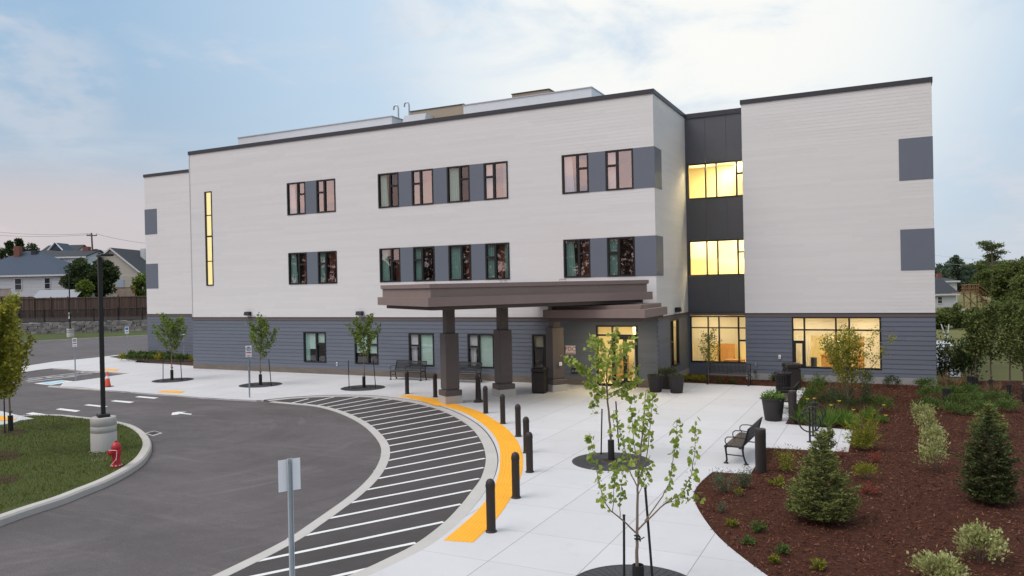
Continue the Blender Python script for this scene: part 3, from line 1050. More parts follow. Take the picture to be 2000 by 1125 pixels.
# --- side wall of the main block (x = 0)
FX0 = xframe(0.0)
SW = (2.05, 3.60, .62, 2.76)
lap_wall(FX0, 0.0, 5.53, ZB, ZR-.18, M['white'], .152, .0032, 3.66, [(0, 1.1, *PR3), (0, 1.1, *PR2)], 5)
lap_wall(FX0, 0.0, 5.53, .22, 2.80, M['blue'], .192, .016, 3.66, [SW], 6)
# --- left wing
FL = yframe(4.47)
lap_wall(FL, -36.98, -27.43, ZB, ZR-.18, M['white'], .152, .0032, 3.66, [(-36.98, -35.80, *PR3), (-36.98, -35.80, *PR2)], 7)
lap_wall(FL, -36.98, -27.43, .1, 2.80, M['blue'], .192, .016, 3.66, [], 8)
lap_wall(xframe(-27.43, -1), 0.0, 4.47, .1, ZR-.18, M['white'], .152, .0032, 3.66, [], 9)
lap_wall(xframe(-36.98, -1), 4.47, 22, .1, ZR-.18, M['white'], .304, .004, 3.66, [], 10)
# --- right wing
FR = yframe(4.06)
RW = (4.89, 8.41, .58, 2.80)
lap_wall(FR, 2.915, 10.41, ZB, ZR-.18, M['white'], .152, .0032, 3.66, [(9.19, 10.41, *PR3), (9.19, 10.41, *PR2)], 11)
lap_wall(FR, 2.915, 10.41, .26, 2.80, M['blue'], .192, .016, 3.66, [RW], 12)
lap_wall(xframe(10.41), 4.06, 22, ZB, ZR-.18, M['white'], .304, .004, 3.66, [(4.06, 5.3, *PR3), (4.06, 5.3, *PR2)], 13)
lap_wall(xframe(10.41), 4.06, 22, .26, 2.80, M['blue'], .192, .016, 3.66, [], 14)
lap_wall(xframe(2.915, -1), 4.06, 5.53, .26, ZR-.18, M['white'], .304, .004, 3.66, [], 15)
# --- recess
FC = yframe(5.53)
RC3, RC2, RCG = (.10, 2.915, 8.40, 10.10), (.10, 2.915, 4.71, 6.40), (.09, 2.915, .55, 2.78)
mb = MB()
for za, zb, hole in ((2.96, 4.71, 0), (6.40, 8.40, 0), (10.10, 12.3, 0)):
    nsp = 3
    for i in range(nsp):
        a, b = 2.915*i/nsp+.004, 2.915*(i+1)/nsp-.004
        mb.box(a, b, 5.53, 5.60, za+.002, zb-.002)
mb.box(0.0, .10, 5.535, 5.60, 4.71, 6.40)
mb.box(0.0, .10, 5.535, 5.60, 8.40, 10.10)
mb.build('charcoal_wall', M['charcoal'], BLD)
MB().box(0, 2.915, 5.60, 5.64, 0, 12.3).v
lap_wall(FC, 0.0, 2.915, -.06, .55, M['blue'], .192, .016, 3.66, [], 16)
lap_wall(FC, 0.0, .09, .55, 2.80, M['blue'], .192, .016, 3.66, [], 17)

# --- slate panels between the windows
for i, (a, b, f, pr) in enumerate([(-18.82, -18.08, F0, PR3), (-12.88, -12.12, F0, PR3), (-10.88, -10.11, F0, PR3), (-8.865, -8.11, F0, PR3), (-2.92, -2.145, F0, PR3), (-.905, .02, F0, PR3),
                                   (-18.82, -18.08, F0, PR2), (-12.88, -12.12, F0, PR2), (-10.88, -10.11, F0, PR2), (-8.865, -8.11, F0, PR2), (-2.92, -2.145, F0, PR2), (-.905, .02, F0, PR2),
                                   (-37.0, -35.80, FL, PR3), (-37.0, -35.80, FL, PR2), (9.19, 10.43, FR, PR3), (9.19, 10.43, FR, PR2)]):
    mb = MB()
    vs = [f(u, o, z) for z in pr for u, o in ((a, .018), (b, .018), (b, -.05), (a, -.05))]
    mb.add(vs, [(3, 2, 1, 0), (4, 5, 6, 7), (0, 1, 5, 4), (1, 2, 6, 5), (2, 3, 7, 6), (3, 0, 4, 7)])
    mb.build('slate_panel', M['panel'], BLD)
for pr in (PR3, PR2):
    for x0, ya, yb in ((0.0, -.0, 1.1), (10.41, 4.06, 5.3)):
        mb = MB()
        mb.box(x0-.05, x0+.019, ya+.004, yb, pr[0], pr[1])
        mb.build('slate_panel', M['panel'], BLD)

# --- trims, plinths, copings


def run_trim(name, segs, za, zb, proud, m):
    mb = MB()
    for f, a, b in segs:
        vs = [f(u, o, z) for z in (za, zb) for u, o in ((a, proud), (b, proud), (b, -.02), (a, -.02))]
        mb.add(vs, [(3, 2, 1, 0), (4, 5, 6, 7), (0, 1, 5, 4), (1, 2, 6, 5), (2, 3, 7, 6), (3, 0, 4, 7)])
    return mb.build(name, m, BLD)


run_trim('band_trim', [(F0, -27.46, .03), (FX0, .031, 5.53), (FL, -37.01, -27.47), (FR, 2.885, 10.44), (xframe(10.41), 4.061, 22), (FC, .03, 2.88)], 2.80, ZB, .03, M['trim'])
run_trim('band_cap', [(F0, -27.475, .045), (FX0, .046, 5.53), (FL, -37.02, -27.48), (FR, 2.87, 10.455), (FC, .045, 2.86)], ZB-.022, ZB+.012, .045, M['coping'])
run_trim('stone_plinth', [(F0, -27.45, -2.75), (F0, -.84, -.0)], -.05, .30, .02, M['plinth'])
run_trim('concrete_plinth', [(FX0, .0, 5.53), (FR, 2.90, 10.43), (xframe(10.41), 4.06, 22)], -.05, .275, .018, M['greyplinth'])


def coping(a, b, z, name='coping', h=.19):
    a, b = Vector(a), Vector(b)
    t = (b-a).normalized()
    n = Vector((t.y, -t.x))
    p = [a-t*.05+n*.05, b+t*.05+n*.05, b+t*.05-n*.30, a-t*.05-n*.30]
    mb = MB()
    mb.prism([(q.x, q.y) for q in p], z-h, z)
    return mb.build(name, M['coping'], BLD)


coping((-27.43, 0), (-.0, 0), ZR)
coping((0, .36), (0, 5.53), ZR-.004)
coping((-36.98, 4.47), (-27.5, 4.47), ZR)
coping((2.915, 4.06), (10.41, 4.06), ZR)
coping((10.41, 4.42), (10.41, 22), ZR-.004)
coping((.06, 5.53), (2.85, 5.53), ZR-.02, h=.22)
mb = MB()
mb.prism([(-27.2, .25), (-.25, .25), (-.25, 5.8), (3.2, 5.8), (3.2, 4.3), (10.2, 4.3), (10.2, 21.8), (-36.8, 21.8), (-36.8, 4.7), (-27.2, 4.7)], ZR-.45, ZR-.3)
mb.build('flat_roof', M['roofwhite'], BLD, tri=True)
MB().box(-36.9, 10.35, 21.9, 22.0, 0, ZR-.2).build('rear_wall', M['white'], BLD)
# downpipe-like corner line at the step of the main block
MB().box(-27.45, -27.39, -.02, .05, ZB+.02, ZR-.2).build('corner_trim', mat('corner_grey', (.5, .5, .51), .6), BLD)

# --- upper windows


def res_window(u0, u1, z0, z1, side, glass, f=F0, name='window'):
    W_ = u1-u0
    t = .07
    if side == 'R':
        um = u0+W_*.58
        ca, cb = um, u1
    else:
        um = u0+W_*.42
        ca, cb = u0, um
    zs = z0+(z1-z0)*.62
    vm = [(um, z0, z1, .10)]
    hmm = [(zs, ca, cb, .085)]
    wn = window('r', f, u0, u1, z0, z1, vm, hmm, glass, thick=t, name=name)
    # casement sash bars
    return wn, um


for ri, (z0, z1) in enumerate((PR3, PR2)):
    for i, (a, b) in enumerate(xs):
        side = 'R' if i % 2 == 0 else 'L'
        wn, um = res_window(a, b, z0, z1, side, (M['glass_low'] if i in (2, 4) else M['glass_up']) if ri == 0 else M['glass_mid'])
        # curtains: drawn aside beside the large pane
        if side == 'R':
            cm_ = [M['palecurtain'], M['teal'], M['teal'], M['palecurtain']][i//2] if ri == 0 else [M['teal'], M['teal'], M['teal'], M['teal']][i//2]
            drape(F0, a+.10, a+.10+(.35 if i != 4 else .52), z0+.02, z1-.08, -.095, cm_, wn, slant=-.25)
            if ri == 1:
                drape(F0, um+.06, b-.08, z0+.05, z1-.1, -.3, M['rust'], wn, slant=0.0)
        else:
            if ri == 1 or i == 5:
                drape(F0, a+.08, um-.06, z0+.02, z1-.08, -.095, M['teal'] if ri else M['palecurtain'], wn)
                if i in (1, 5):
                    drape(F0, um+.10, um+.5, z0+.02, z1-.08, -.2, M['rust'], wn, slant=.4)
                if i == 5:
                    drape(F0, b-.28, b-.08, z0+.02, z1-.08, -.095, M['teal'], wn)
            if i == 7 and ri == 0:
                drape(F0, a+.08, um-.02, z0+.02, z1-.08, -.095, M['palecurtain'], wn)
# --- ground floor windows of the main block
for i, (a, b, side) in enumerate(gxs):
    wn, um = res_window(a, b, *PG, side, M['glass_low'])
    z0, z1 = PG
    if i == 0:
        sheet(F0, a+.04, um, z0+.7, z1, -.075, M['blindteal'], wn, 'blind')
        sheet(F0, um, b-.04, z0+1.0, z1, -.08, M['blindteal'], wn, 'blind')
        drape(F0, a+.08, a+.38, z0, z1, -.07, M['teal'], wn)
    elif i == 1:
        sheet(F0, a+.04, b-.04, z0+.55, z1, -.075, M['blindteal'], wn, 'blind')
    elif i in (2, 3):
        sheet(F0, um, b-.03, z0, z1, -.07, M['blindteal'], wn, 'blind')
        sheet(F0, a+.04, um, z0+.9, z1, -.08, M['palecurtain'], wn, 'blind')
        drape(F0, a+.08, um-.2, z0, z1-.7, -.12, M['palecurtain'], wn)
    else:
        sheet(F0, a+.04, um, z1-.6, z1, -.08, M['cream'], wn, 'blind')
# --- tall stair window, lit
a, b, z0, z1 = STAIR
wn = window('s', F0, a, b, z0, z1, [], [(8.78, a, b, .05), (7.58, a, b, .09), (6.16, a, b, .05)], M['glass_lit'], thick=.06, room=1.5, wallmat=M['roomwall'], name='stair_window')
for za, zb in ((z0, 6.14), (6.18, 7.54), (7.62, 8.76), (8.80, z1)):
    sheet(F0, a+.02, b-.02, za, zb, -.075, M['stairlit'], wn, 'stair_glow_sheet')  # added glowing sheet close behind the pane, not a wall of the stairwell


def lit_room(f, u0, u1, z0, z1, deep, parent, wall=None, lamps=((.3, .35),), lampmat=None, lw=.5, ll=1.2, floor=None):
    rm = MB()
    q = [f(u, o, z) for o in (-.105, -deep) for u, z in ((u0, z0), (u1, z0), (u1, z1), (u0, z1))]
    rm.add(q, [(4, 5, 6, 7), (0, 1, 5, 4), (1, 2, 6, 5), (2, 3, 7, 6), (3, 0, 4, 7)])
    rm.build('room', wall or M['roomwall'], parent)
    for fu, fo in lamps:
        uc, oc = u0+(u1-u0)*fu, -deep*fo
        mb = MB()
        vs = [f(u, o, z) for z in (z1-.03, z1-.008) for u, o in ((uc-ll/2, oc+lw/2), (uc+ll/2, oc+lw/2), (uc+ll/2, oc-lw/2), (uc-ll/2, oc-lw/2))]
        mb.add(vs, [(3, 2, 1, 0), (4, 5, 6, 7), (0, 1, 5, 4), (1, 2, 6, 5), (2, 3, 7, 6), (3, 0, 4, 7)])
        mb.build('ceiling_light', lampmat or M['lamp'], parent)


# --- recess windows
for q, zr in ((RC3, 0), (RC2, 1)):
    u0, u1, z0, z1 = q
    wn = window('c', FC, u0, u1, z0, z1, [(.955, z0, z1, .06), (1.465, z0, z1, .06), (2.40, z0, z1, .07)], [(z0+1.08, 2.40, u1, .08)], M['glass_lit'], thick=.055, room=0, name='lounge_window')
    lit_room(FC, -.6, 4.6, z0-.85, z1+.25, 3.2, wn, lamps=((.25, .3), (.62, .3), (.45, .75)), ll=1.0)
    if zr:
        sheet(FC, .1, 2.9, z0+.80, z1, -.16, M['cream'], wn, 'roller_blind')
        MB().box(.4, 1.7, 6.9, 7.5, z0-.85, z0+.02).build('sofa', M['cream'], wn)
    else:
        sheet(FC, .1, 2.9, z1-.16, z1, -.16, M['cream'], wn, 'roller_blind')
        MB().box(1.9, 2.5, 8.0, 8.6, z0-.85, z1+.2).build('room_pillar', M['cream'], wn)
u0, u1, z0, z1 = RCG
wn = window('c', FC, u0, u1, z0, z1, [(.945, z0, z1, .06), (1.455, z0, z1, .06), (2.36, z0, z1, .07)], [(2.21, u0, u1, .055), (1.62, 2.36, u1, .08)], M['glass_lit'], thick=.06, room=0, name='lounge_window')
lit_room(FC, -.6, 4.6, 0.02, z1+.2, 3.6, wn, lamps=((.3, .35), (.7, .5)), lampmat=M['lamp2'])
sheet(FC, .1, 2.9, 1.45, z1, -.16, M['cream'], wn, 'roller_blind')
drape(FC, .12, .85, .3, 1.5, -.3, M['cream'], wn)
MB().box(.75, 1.6, 8.6, 8.75, .2, 1.5).build('bookcase', M['roomwood'], wn)
MB().box(1.5, 2.4, 6.2, 6.9, .02, .62).build('sofa', M['roomwood'], wn)
# --- side window in the main block, lit
wn = window('s', FX0, SW[0], SW[1], SW[2], SW[3], [(2.55, SW[2], SW[3], .07)], [(1.75, SW[0], 2.55, .07)], M['glass_lit'], thick=.07, room=0, name='lobby_window')
lit_room(FX0, 1.7, 4.2, .02, 2.9, 1.6, wn, lamps=((.5, .5),), lampmat=M['lamp2'], ll=.8)
# --- right wing window and the room behind it
u0, u1, z0, z1 = RW
wn = window('g', FR, u0, u1, z0, z1, [(5.40, z0, z1, .07), (6.67, z0, z1, .07), (7.19, z0, z1, .07)], [(2.235, u0, u1, .065), (1.70, u0, 5.40, .12), (1.68, 6.67, 7.19, .10)], M['glass_lit'], thick=.06, room=0, name='dining_window')
mb = MB()
for ua, ub, za, zb in ((u0+.06, u0+.15, z0+.06, 1.64), (5.30, 5.365, z0+.06, 1.64), (u0+.15, 5.30, z0+.06, z0+.15), (6.705, 6.79, .06, 1.63), (7.07, 7.155, .06, 1.63)):
    mb.box(ua, ub, 4.06-.012, 4.06+.07, za, zb)
mb.build('sash', M['frame'], wn)
lit_room(FR, 3.9, 9.6, .02, 2.92, 4.2, wn, lamps=((.25, .3), (.7, .3), (.5, .75)), lampmat=M['lamp2'])
for i, (a, b, zb) in enumerate(((4.92, 5.38, 1.98), (5.42, 6.66, 1.98), (6.69, 7.17, 1.95), (7.21, 8.38, 1.93))):
    sheet(FR, a, b, zb, z1, -.15, M['cream'], wn, 'roller_blind')
drape(FR, 4.95, 5.62, .4, 2.0, -.3, M['cream'], wn, waves=7)
drape(FR, 7.75, 8.40, .4, 2.0, -.3, M['cream'], wn, waves=8)
mb = MB()
mb.box(5.9, 6.5, 6.2, 6.7, .02, .92, bev=.02)
mb.box(5.85, 6.55, 6.15, 6.75, .93, .97)
mb.build('dining_cabinet', M['roomwood'], wn)
mb = MB()
mb.add([(5.75, 7.2, 1.25), (6.75, 7.2, 1.25), (6.75, 7.9, 1.25), (5.75, 7.9, 1.25), (6.1, 7.4, 1.75), (6.4, 7.4, 1.75), (6.4, 7.7, 1.75), (6.1, 7.7, 1.75)], [(0, 1, 2, 3), (7, 6, 5, 4), (0, 1, 5, 4), (1, 2, 6, 5), (2, 3, 7, 6), (3, 0, 4, 7)])
mb.box(6.1, 6.4, 7.4, 7.7, 1.752, 2.9)
mb.build('range_hood', M['cream'], wn)
mb = MB()
mb.box(7.3, 8.0, 7.6, 8.1, .02, .8)
for zz in (1.35, 1.7):
    mb.box(7.2, 8.2, 8.0, 8.2, zz, zz+.06)
mb.box(6.9, 7.05, 8.0, 8.2, 1.0, 2.0)
mb.build('shelving', M['roomwood'], wn)
mb = MB()
mb.box(6.95, 7.75, 5.4, 6.0, .70, .74)
for px_, py_ in ((7.0, 5.45), (7.7, 5.45), (7.0, 5.95), (7.7, 5.95)):
    mb.box(px_-.03, px_+.03, py_-.03, py_+.03, .02, .698)
for k in range(3):
    mb.lathe([(.05, .745), (.06, .80), (.03, .95)], 8, (7.1+.22*k, 5.7, 0))
mb.build('dining_table', M['roomwood'], wn)
# --- entrance: glazed screen with double doors
u0, u1, z0, z1 = ENT
er = MB()


def fbar(ua, ub, za, zb, o0=.03, o1=-.1):
    er.box(ua, ub, -o0, -o1, za, zb)


fbar(u0, u0+.07, z0, z1)
fbar(u1-.07, u1, z0, z1)
fbar(u0+.07, u1-.07, z1-.06, z1)
fbar(u0+.07, u1-.07, 2.16, 2.24)
fbar(-2.02, -1.95, z0, 2.16)
fbar(-2.02, -1.95, 2.24, z1-.06)
fbar(u0+.07, -2.02, z0, z0+.1)
fbar(-1.95, u1-.07, z0, .062)
ent = er.build('entrance_screen', M['frame'], BLD)
MB().add([(u0+.03, .03, z0), (-1.98, .03, z0), (-1.98, .03, z1-.03), (u0+.03, .03, z1-.03)], [(0, 1, 2, 3)]).build('pane', M['glass_lit'], ent)
MB().add([(-1.98, .03, 2.2), (u1-.03, .03, 2.2), (u1-.03, .03, z1-.03), (-1.98, .03, z1-.03)], [(0, 1, 2, 3)]).build('pane', M['glass_lit'], ent)
dr = MB()
for da, db in ((-1.945, -1.44), (-1.43, -.935)):
    dr.box(da, da+.08, .0, .05, .07, 2.155)
    dr.box(db-.08, db, .0, .05, .07, 2.155)
    dr.box(da+.08, db-.08, .0, .05, 2.02, 2.155)
    dr.box(da+.08, db-.08, .0, .05, .07, .26)
dd = dr.build('entrance_door', M['frame'], BLD)
MB().add([(-1.93, .025, .1), (-.95, .025, .1), (-.95, .025, 2.1), (-1.93, .025, 2.1)], [(0, 1, 2, 3)]).build('pane', M['glass_lit'], dd)
MB().tube([(-.985, -.06, .35), (-.985, -.06, 2.0)], .016, 8).build('handle', M['steel'], dd)
lit_room(F0, -4.2, -.2, .0, 2.75, 3.2, ent, lamps=((.4, .4), (.75, .4)), lampmat=M['lamp2'])
MB().box(-1.35, -1.05, 1.4, 1.7, .02, 1.45).build('lobby_stand', M['darkroom'], ent)
MB().box(-2.7, -2.2, 2.3, 2.9, .02, 1.05).build('lobby_desk', M['roomwood'], ent)


def text_mesh(txt, size, name, m, parent, mw, extrude=.004):
    cu = bpy.data.curves.new('lettering', 'FONT')
    cu.body = txt
    cu.size = size
    cu.extrude = extrude
    cu.align_x = 'CENTER'
    cu.align_y = 'CENTER'
    to = bpy.data.objects.new('lettering', cu)
    COL.objects.link(to)
    bpy.context.view_layer.update()
    me = bpy.data.meshes.new_from_object(to.evaluated_get(bpy.context.evaluated_depsgraph_get()))
    bpy.data.objects.remove(to)
    me.materials.clear()
    me.materials.append(m)
    o = bpy.data.objects.new(name, me)
    COL.objects.link(o)
    o.parent = parent
    o.matrix_local = mw
    return o


RX90 = Matrix.Rotation(pi/2, 4, 'X')
# wall fixtures, signs and small plates on the building
wl = thing('wall_light_fixture', 'black box wall light above the hedge end of the slate band', 'wall light', (-23.0, -.05, 3.06), 0, 'black wall pack lights')
mb = MB()
mb.add([(-.17, .02, 0), (.17, .02, 0), (.17, -.22, .03), (-.17, -.22, .03), (-.17, .02, .22), (.17, .02, .22), (.17, -.16, .22), (-.17, -.16, .22)], [(3, 2, 1, 0), (4, 5, 6, 7), (0, 1, 5, 4), (1, 2, 6, 5), (2, 3, 7, 6), (3, 0, 4, 7)])
mb.build('housing', M['frame'], wl)
MB().box(-.13, .13, -.16, -.02, -.006, .012).build('lens', M['signback'], wl)
c = copy_tree(wl)
c.location = (-15.35, -.05, 3.06)
c['label'] = 'black box wall light on the white siding left of the canopy'
c = copy_tree(wl)
c.location = (.05, 3.05, 3.06)
c.rotation_euler = (0, 0, pi/2)
c['label'] = 'black box wall light above the tall lit lobby window'

sg = thing('fire_connection_sign', 'small white and red sign with letters FDC on slate wall', 'sign', (-3.93, -.02, 1.53))
MB().box(-.235, .235, -.012, .0, -.19, .19).build('plate', M['signback'], sg)
MB().box(-.215, .215, -.016, -.0125, -.175, -.12).build('pink_band', mat('sign_pink', (.62, .30, .32), .5, .05, 3), sg)
text_mesh('FDC', .27, 'lettering', M['signred'], sg, Matrix.Translation((0, -.017, .03)) @ RX90)
pl = thing('intercom_plate', 'small pale notice plate beside the entrance glazing', 'wall plate', (-2.93, -.02, 1.75))
MB().box(-.07, .07, -.02, 0, -.11, .11).build('plate', M['signback'], pl)
MB().box(-.05, .05, -.024, -.0205, -.02, .07).build('panel', M['signdark'], pl)
pl = thing('fire_connection_valve', 'dark twin valve plate low on the wall below the FDC sign', 'valve', (-3.75, -.02, .62))
MB().box(-.16, .16, -.015, 0, -.14, .14).build('plate', M['coping'], pl)
for sx in (-.07, .07):
    m2 = MB()
    m2.tube([(sx, -.015, 0), (sx, -.10, -.02)], .045, 10)
    m2.build('cap', M['steel'], pl)
pl = thing('outlet_box', 'small white socket box on the slate wall above the plinth', 'socket', (-16.95, -.02, .55))
MB().box(-.04, .04, -.03, 0, -.09, .09, bev=.008).build('cover', M['signback'], pl)
MB().box(-.02, .02, -.035, -.03, -.04, .04).build('flap', M['signdark'], pl)
p_ = PY(1523, 697, 4.06)
pl = thing('outlet_box', 'white box fixture on slate wall left of dining window', 'socket', (p_.x, 4.04, p_.z))
MB().box(-.05, .05, -.05, 0, -.09, .09, bev=.01).build('cover', M['signback'], pl)
MB().box(-.03, .03, -.056, -.05, -.05, .02).build('flap', M['galv'], pl)
p_ = PY(1477, 711, 4.06)
pl = thing('hose_tap', 'small pale hose tap low on wall beside the back bench', 'tap', (p_.x, 4.04, p_.z))
m2 = MB()
m2.tube([(0, 0, .02), (0, -.08, .02), (0, -.11, -.06)], .02, 8)
m2.build('spout', M['steel'], pl)
m2 = MB()
m2.tube([(-.05, -.05, .07), (.05, -.05, .07)], .012, 6)
m2.build('handle', M['steel'], pl)

# --- rooftop plant
ry = 6.0


def roofbox(px0, py0, px1, py1, name, m, back=3.0, y=ry, cap=True):
    a, b = PY(px0, py0, y), PY(px1, py1, y)
    zt = max(a.z, b.z)
    mb = MB()
    mb.box(a.x, b.x, y, y+back, ZR-.5, zt)
    o = mb.build(name, m, BLD)
    if cap:
        MB().box(a.x-.04, b.x+.04, y-.04, y+back+.04, zt, zt+.05).build('cap', M['coping'] if m is M['rooftan'] else M['steel'], o)
    return o


roofbox(465, 270, 765, 230, 'roof_screen', M['roofwhite'])
roofbox(801, 219, 905, 209, 'plant_enclosure', M['rooftan'], 3.0, 6.3)
roofbox(905, 207, 1155, 171, 'roof_screen', M['roofwhite'])
roofbox(1000, 185, 1072, 176, 'plant_enclosure', M['rooftan'], 3.0, 9.5)
a, b = PY(765, 240, 5.5), PY(832, 221, 5.5)
mb = MB()
mb.add([(a.x, 5.5, ZR-.4), (b.x-.5, 5.5, ZR-.4), (b.x, 5.5, b.z), (a.x+.9, 5.5, b.z+.02), (a.x, 7.4, ZR-.4), (b.x-.5, 7.4, ZR-.4), (b.x, 7.4, b.z), (a.x+.9, 7.4, b.z+.02)], [(0, 1, 2, 3), (7, 6, 5, 4), (0, 1, 5, 4), (1, 2, 6, 5), (2, 3, 7, 6), (3, 0, 4, 7)])
mb.build('intake_hood', M['roofwhite'], BLD)
for px_, py_ in ((778, 211), (799, 205)):
    p = PY(px_, py_, 7.0)
    mb = MB()
    mb.tube([(p.x, 7, ZR-.4), (p.x, 7, p.z), (p.x-.06, 7, p.z+.15), (p.x-.2, 7, p.z+.19), (p.x-.32, 7, p.z+.1), (p.x-.34, 7, p.z-.08)], .048, 8)
    mb.build('vent_pipe', M['steel'], BLD, smooth=True)

# ------------------------------------------------------------------ entrance canopies
TH = R(55)
U = Vector((cos(TH), sin(TH)))
N_ = Vector((-U.y, U.x))
A = Vector((-5.43, -9.21))


def cpoly(ins):
    """canopy outline shrunk by ins, cut off at the wall"""
    a = A+U*ins+N_*ins
    b = A+U*(9.76-ins)+N_*ins
    d = A+U*ins+N_*(5.32-ins)
    s1 = (-.03-b.y)/N_.y
    s2 = (-.03-d.y)/U.y
    if s1 < 0:
        k = (-.03-a.y)/U.y
        return [a, a+U*k, d+U*s2, d]
    return [a, b, b+N_*s1, d+U*s2, d]


CAN = thing('entrance_canopy', 'large brown flat canopy on three columns over the drop off', 'canopy', (0, 0, 0))
MB().prism(cpoly(0), 3.76, 4.07).build('fascia', M['canopy'], CAN)
MB().prism(cpoly(.16), 4.07, 4.40).build('parapet', M['canopy'], CAN)
MB().prism(cpoly(.10), 4.40, 4.55).build('cap', M['canopy'], CAN)
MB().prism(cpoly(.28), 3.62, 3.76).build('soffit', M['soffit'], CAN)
MB().prism(cpoly(.13), 4.385, 4.40).build('drip_edge', M['trim'], CAN)
for cx_, cy_ in ((-6.39, -6.28), (-5.26, -3.99), (-3.82, -2.05)):
    mb = MB()
    mb.box(cx_-.18, cx_+.18, cy_-.18, cy_+.18, 2.62, 3.63, TH, (cx_, cy_), bev=.008)
    mb.box(cx_-.275, cx_+.275, cy_-.275, cy_+.275, .54, 2.66, TH, (cx_, cy_), bev=.012)
    mb.box(cx_-.25, cx_+.25, cy_-.25, cy_+.25, .48, .56, TH, (cx_, cy_))
    co = mb.build('column', M['column'], CAN)
    MB().box(cx_-.345, cx_+.345, cy_-.345, cy_+.345, .29, .50, TH, (cx_, cy_), bev=.015).build('base_block', M['column'], co)
    MB().box(cx_-.36, cx_+.36, cy_-.36, cy_+.36, -.02, .288, TH, (cx_, cy_), bev=.012).build('plinth', M['kerb'], co)
for t_ in (.35, .62):
    p = A+U*(9.76*t_)+N_*.9
    mb = MB()
    mb.tube([(p.x+.13*cos(q*pi/8), p.y+.13*sin(q*pi/8), 4.64) for q in range(16)], .012, 6, closed=True)
    for q in range(4):
        mb.tube([(p.x+.13*cos(q*pi/2), p.y+.13*sin(q*pi/2), 4.54), (p.x+.13*cos(q*pi/2), p.y+.13*sin(q*pi/2), 4.64)], .01, 5)
    mb.build('roof_drain', M['steel'], CAN)
LOW = thing('door_canopy', 'lower brown canopy box just above the lit entrance doors', 'canopy', (0, 0, 0))
MB().box(-3.75, .45, -3.35, -.05, 3.10, 3.42).build('fascia', M['canopy'], LOW)
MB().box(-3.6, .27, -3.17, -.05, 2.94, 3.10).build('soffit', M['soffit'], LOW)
MB().box(-3.5, .20, -3.05, -.05, 3.42, 3.58).build('cap', M['canopy'], LOW)
MB().box(-2.4, -1.2, -2.2, -1.6, 2.925, 2.938).build('downlight', M['lamp2'], LOW)
p_ = (-3.82, -2.05)
pl = thing('button_plate', 'small white push plate on the column nearest the door', 'push button', (p_[0]+.275*U.y+.08, p_[1]-.275*U.x, 1.15), TH)
MB().box(-.06, .06, -.02, .0, -.07, .07).build('plate', M['signback'], pl)
MB().lathe([(.03, 0), (.03, .01)], 10).build('button', M['galv'], pl).matrix_local = Matrix.Translation((0, -.02, 0)) @ RX90

# ------------------------------------------------------------------ street furniture
bo = thing('bollard', 'dome topped brown bollard nearest the camera at the yellow strip end', 'bollard', (0, 0, 0), 0, 'brown bollards along the drop off')
mb = MB()
mb.lathe([(.084, 0), (.084, .80)], 20)
mb.build('post', M['bollard'], bo, smooth=True)
mb = MB()
mb.lathe([(.088, .80), (.09, .83), (.088, .86), (.078, .905), (.055, .94), (.025, .957), (.004, .962)], 20)
mb.build('dome_cap', M['bollard'], bo, smooth=True)
mb = MB()
mb.lathe([(.105, 0), (.105, .012), (.09, .03)], 20)
mb.build('base_ring', M['bollard'], bo, smooth=True)
BPX = [(957, 1040, None), (1006, 973.5, 'brown bollard second from the near end of the yellow strip'), (1033, 923, 'brown bollard in front of another one just right of the widest strip'), (1027, 885, 'brown bollard half hidden behind the bollard before it'), (1011, 853, 'brown bollard on the bulge, third past the smokers post'), (981, 828, 'brown bollard second past the smokers post'), (947.5, 807.6, 'brown bollard right beside the black smokers post'), (849, 776, 'brown bollard left of the first canopy column'), (794, 769.5, 'brown bollard farthest left, in front of the wall bench')]
for i, (px_, py_, lb) in enumerate(BPX):
    o = bo if i == 0 else copy_tree(bo)
    g = G(px_, py_, 0)
    o.location = (g.x, g.y+.05, 0)
    if lb:
        o['label'] = lb

# bollard lights
bl_ = thing('bollard_light', 'tall brown path light bollard beside the side view bench', 'path light', (0, 0, 0), 0, 'path light bollards')
mb = MB()
mb.lathe([(.125, 0), (.125, .80)], 24)
mb.build('post', M['bollard'], bl_, smooth=True)
mb = MB()
mb.lathe([(.105, .80), (.105, .90)], 24)
mb.build('lens', M['galv'], bl_, smooth=True)
mb = MB()
mb.lathe([(.125, .90), (.127, .985), (.118, 1.0)], 24)
mb.build('cap', M['bollard'], bl_, smooth=True)
mb = MB()
for k in range(20):
    a = 2*pi*(k+.5)/24+1.2
    if k > 6:
        mb.box(.1, .126, -.018, .018, .79, .91, a, (0, 0))
mb.build('shield', M['bollard'], bl_)
for i, (px_, py_, lb) in enumerate([(1485, 923, None), (1548, 827, 'tall brown path light bollard behind the big planter'), (1590, 743, 'brown path light bollard under the dining window')]):
    o = bl_ if i == 0 else copy_tree(bl_)
    g = G(px_, py_, 0)
    o.location = (g.x, g.y+.1, 0)
    if lb:
        o['label'] = lb


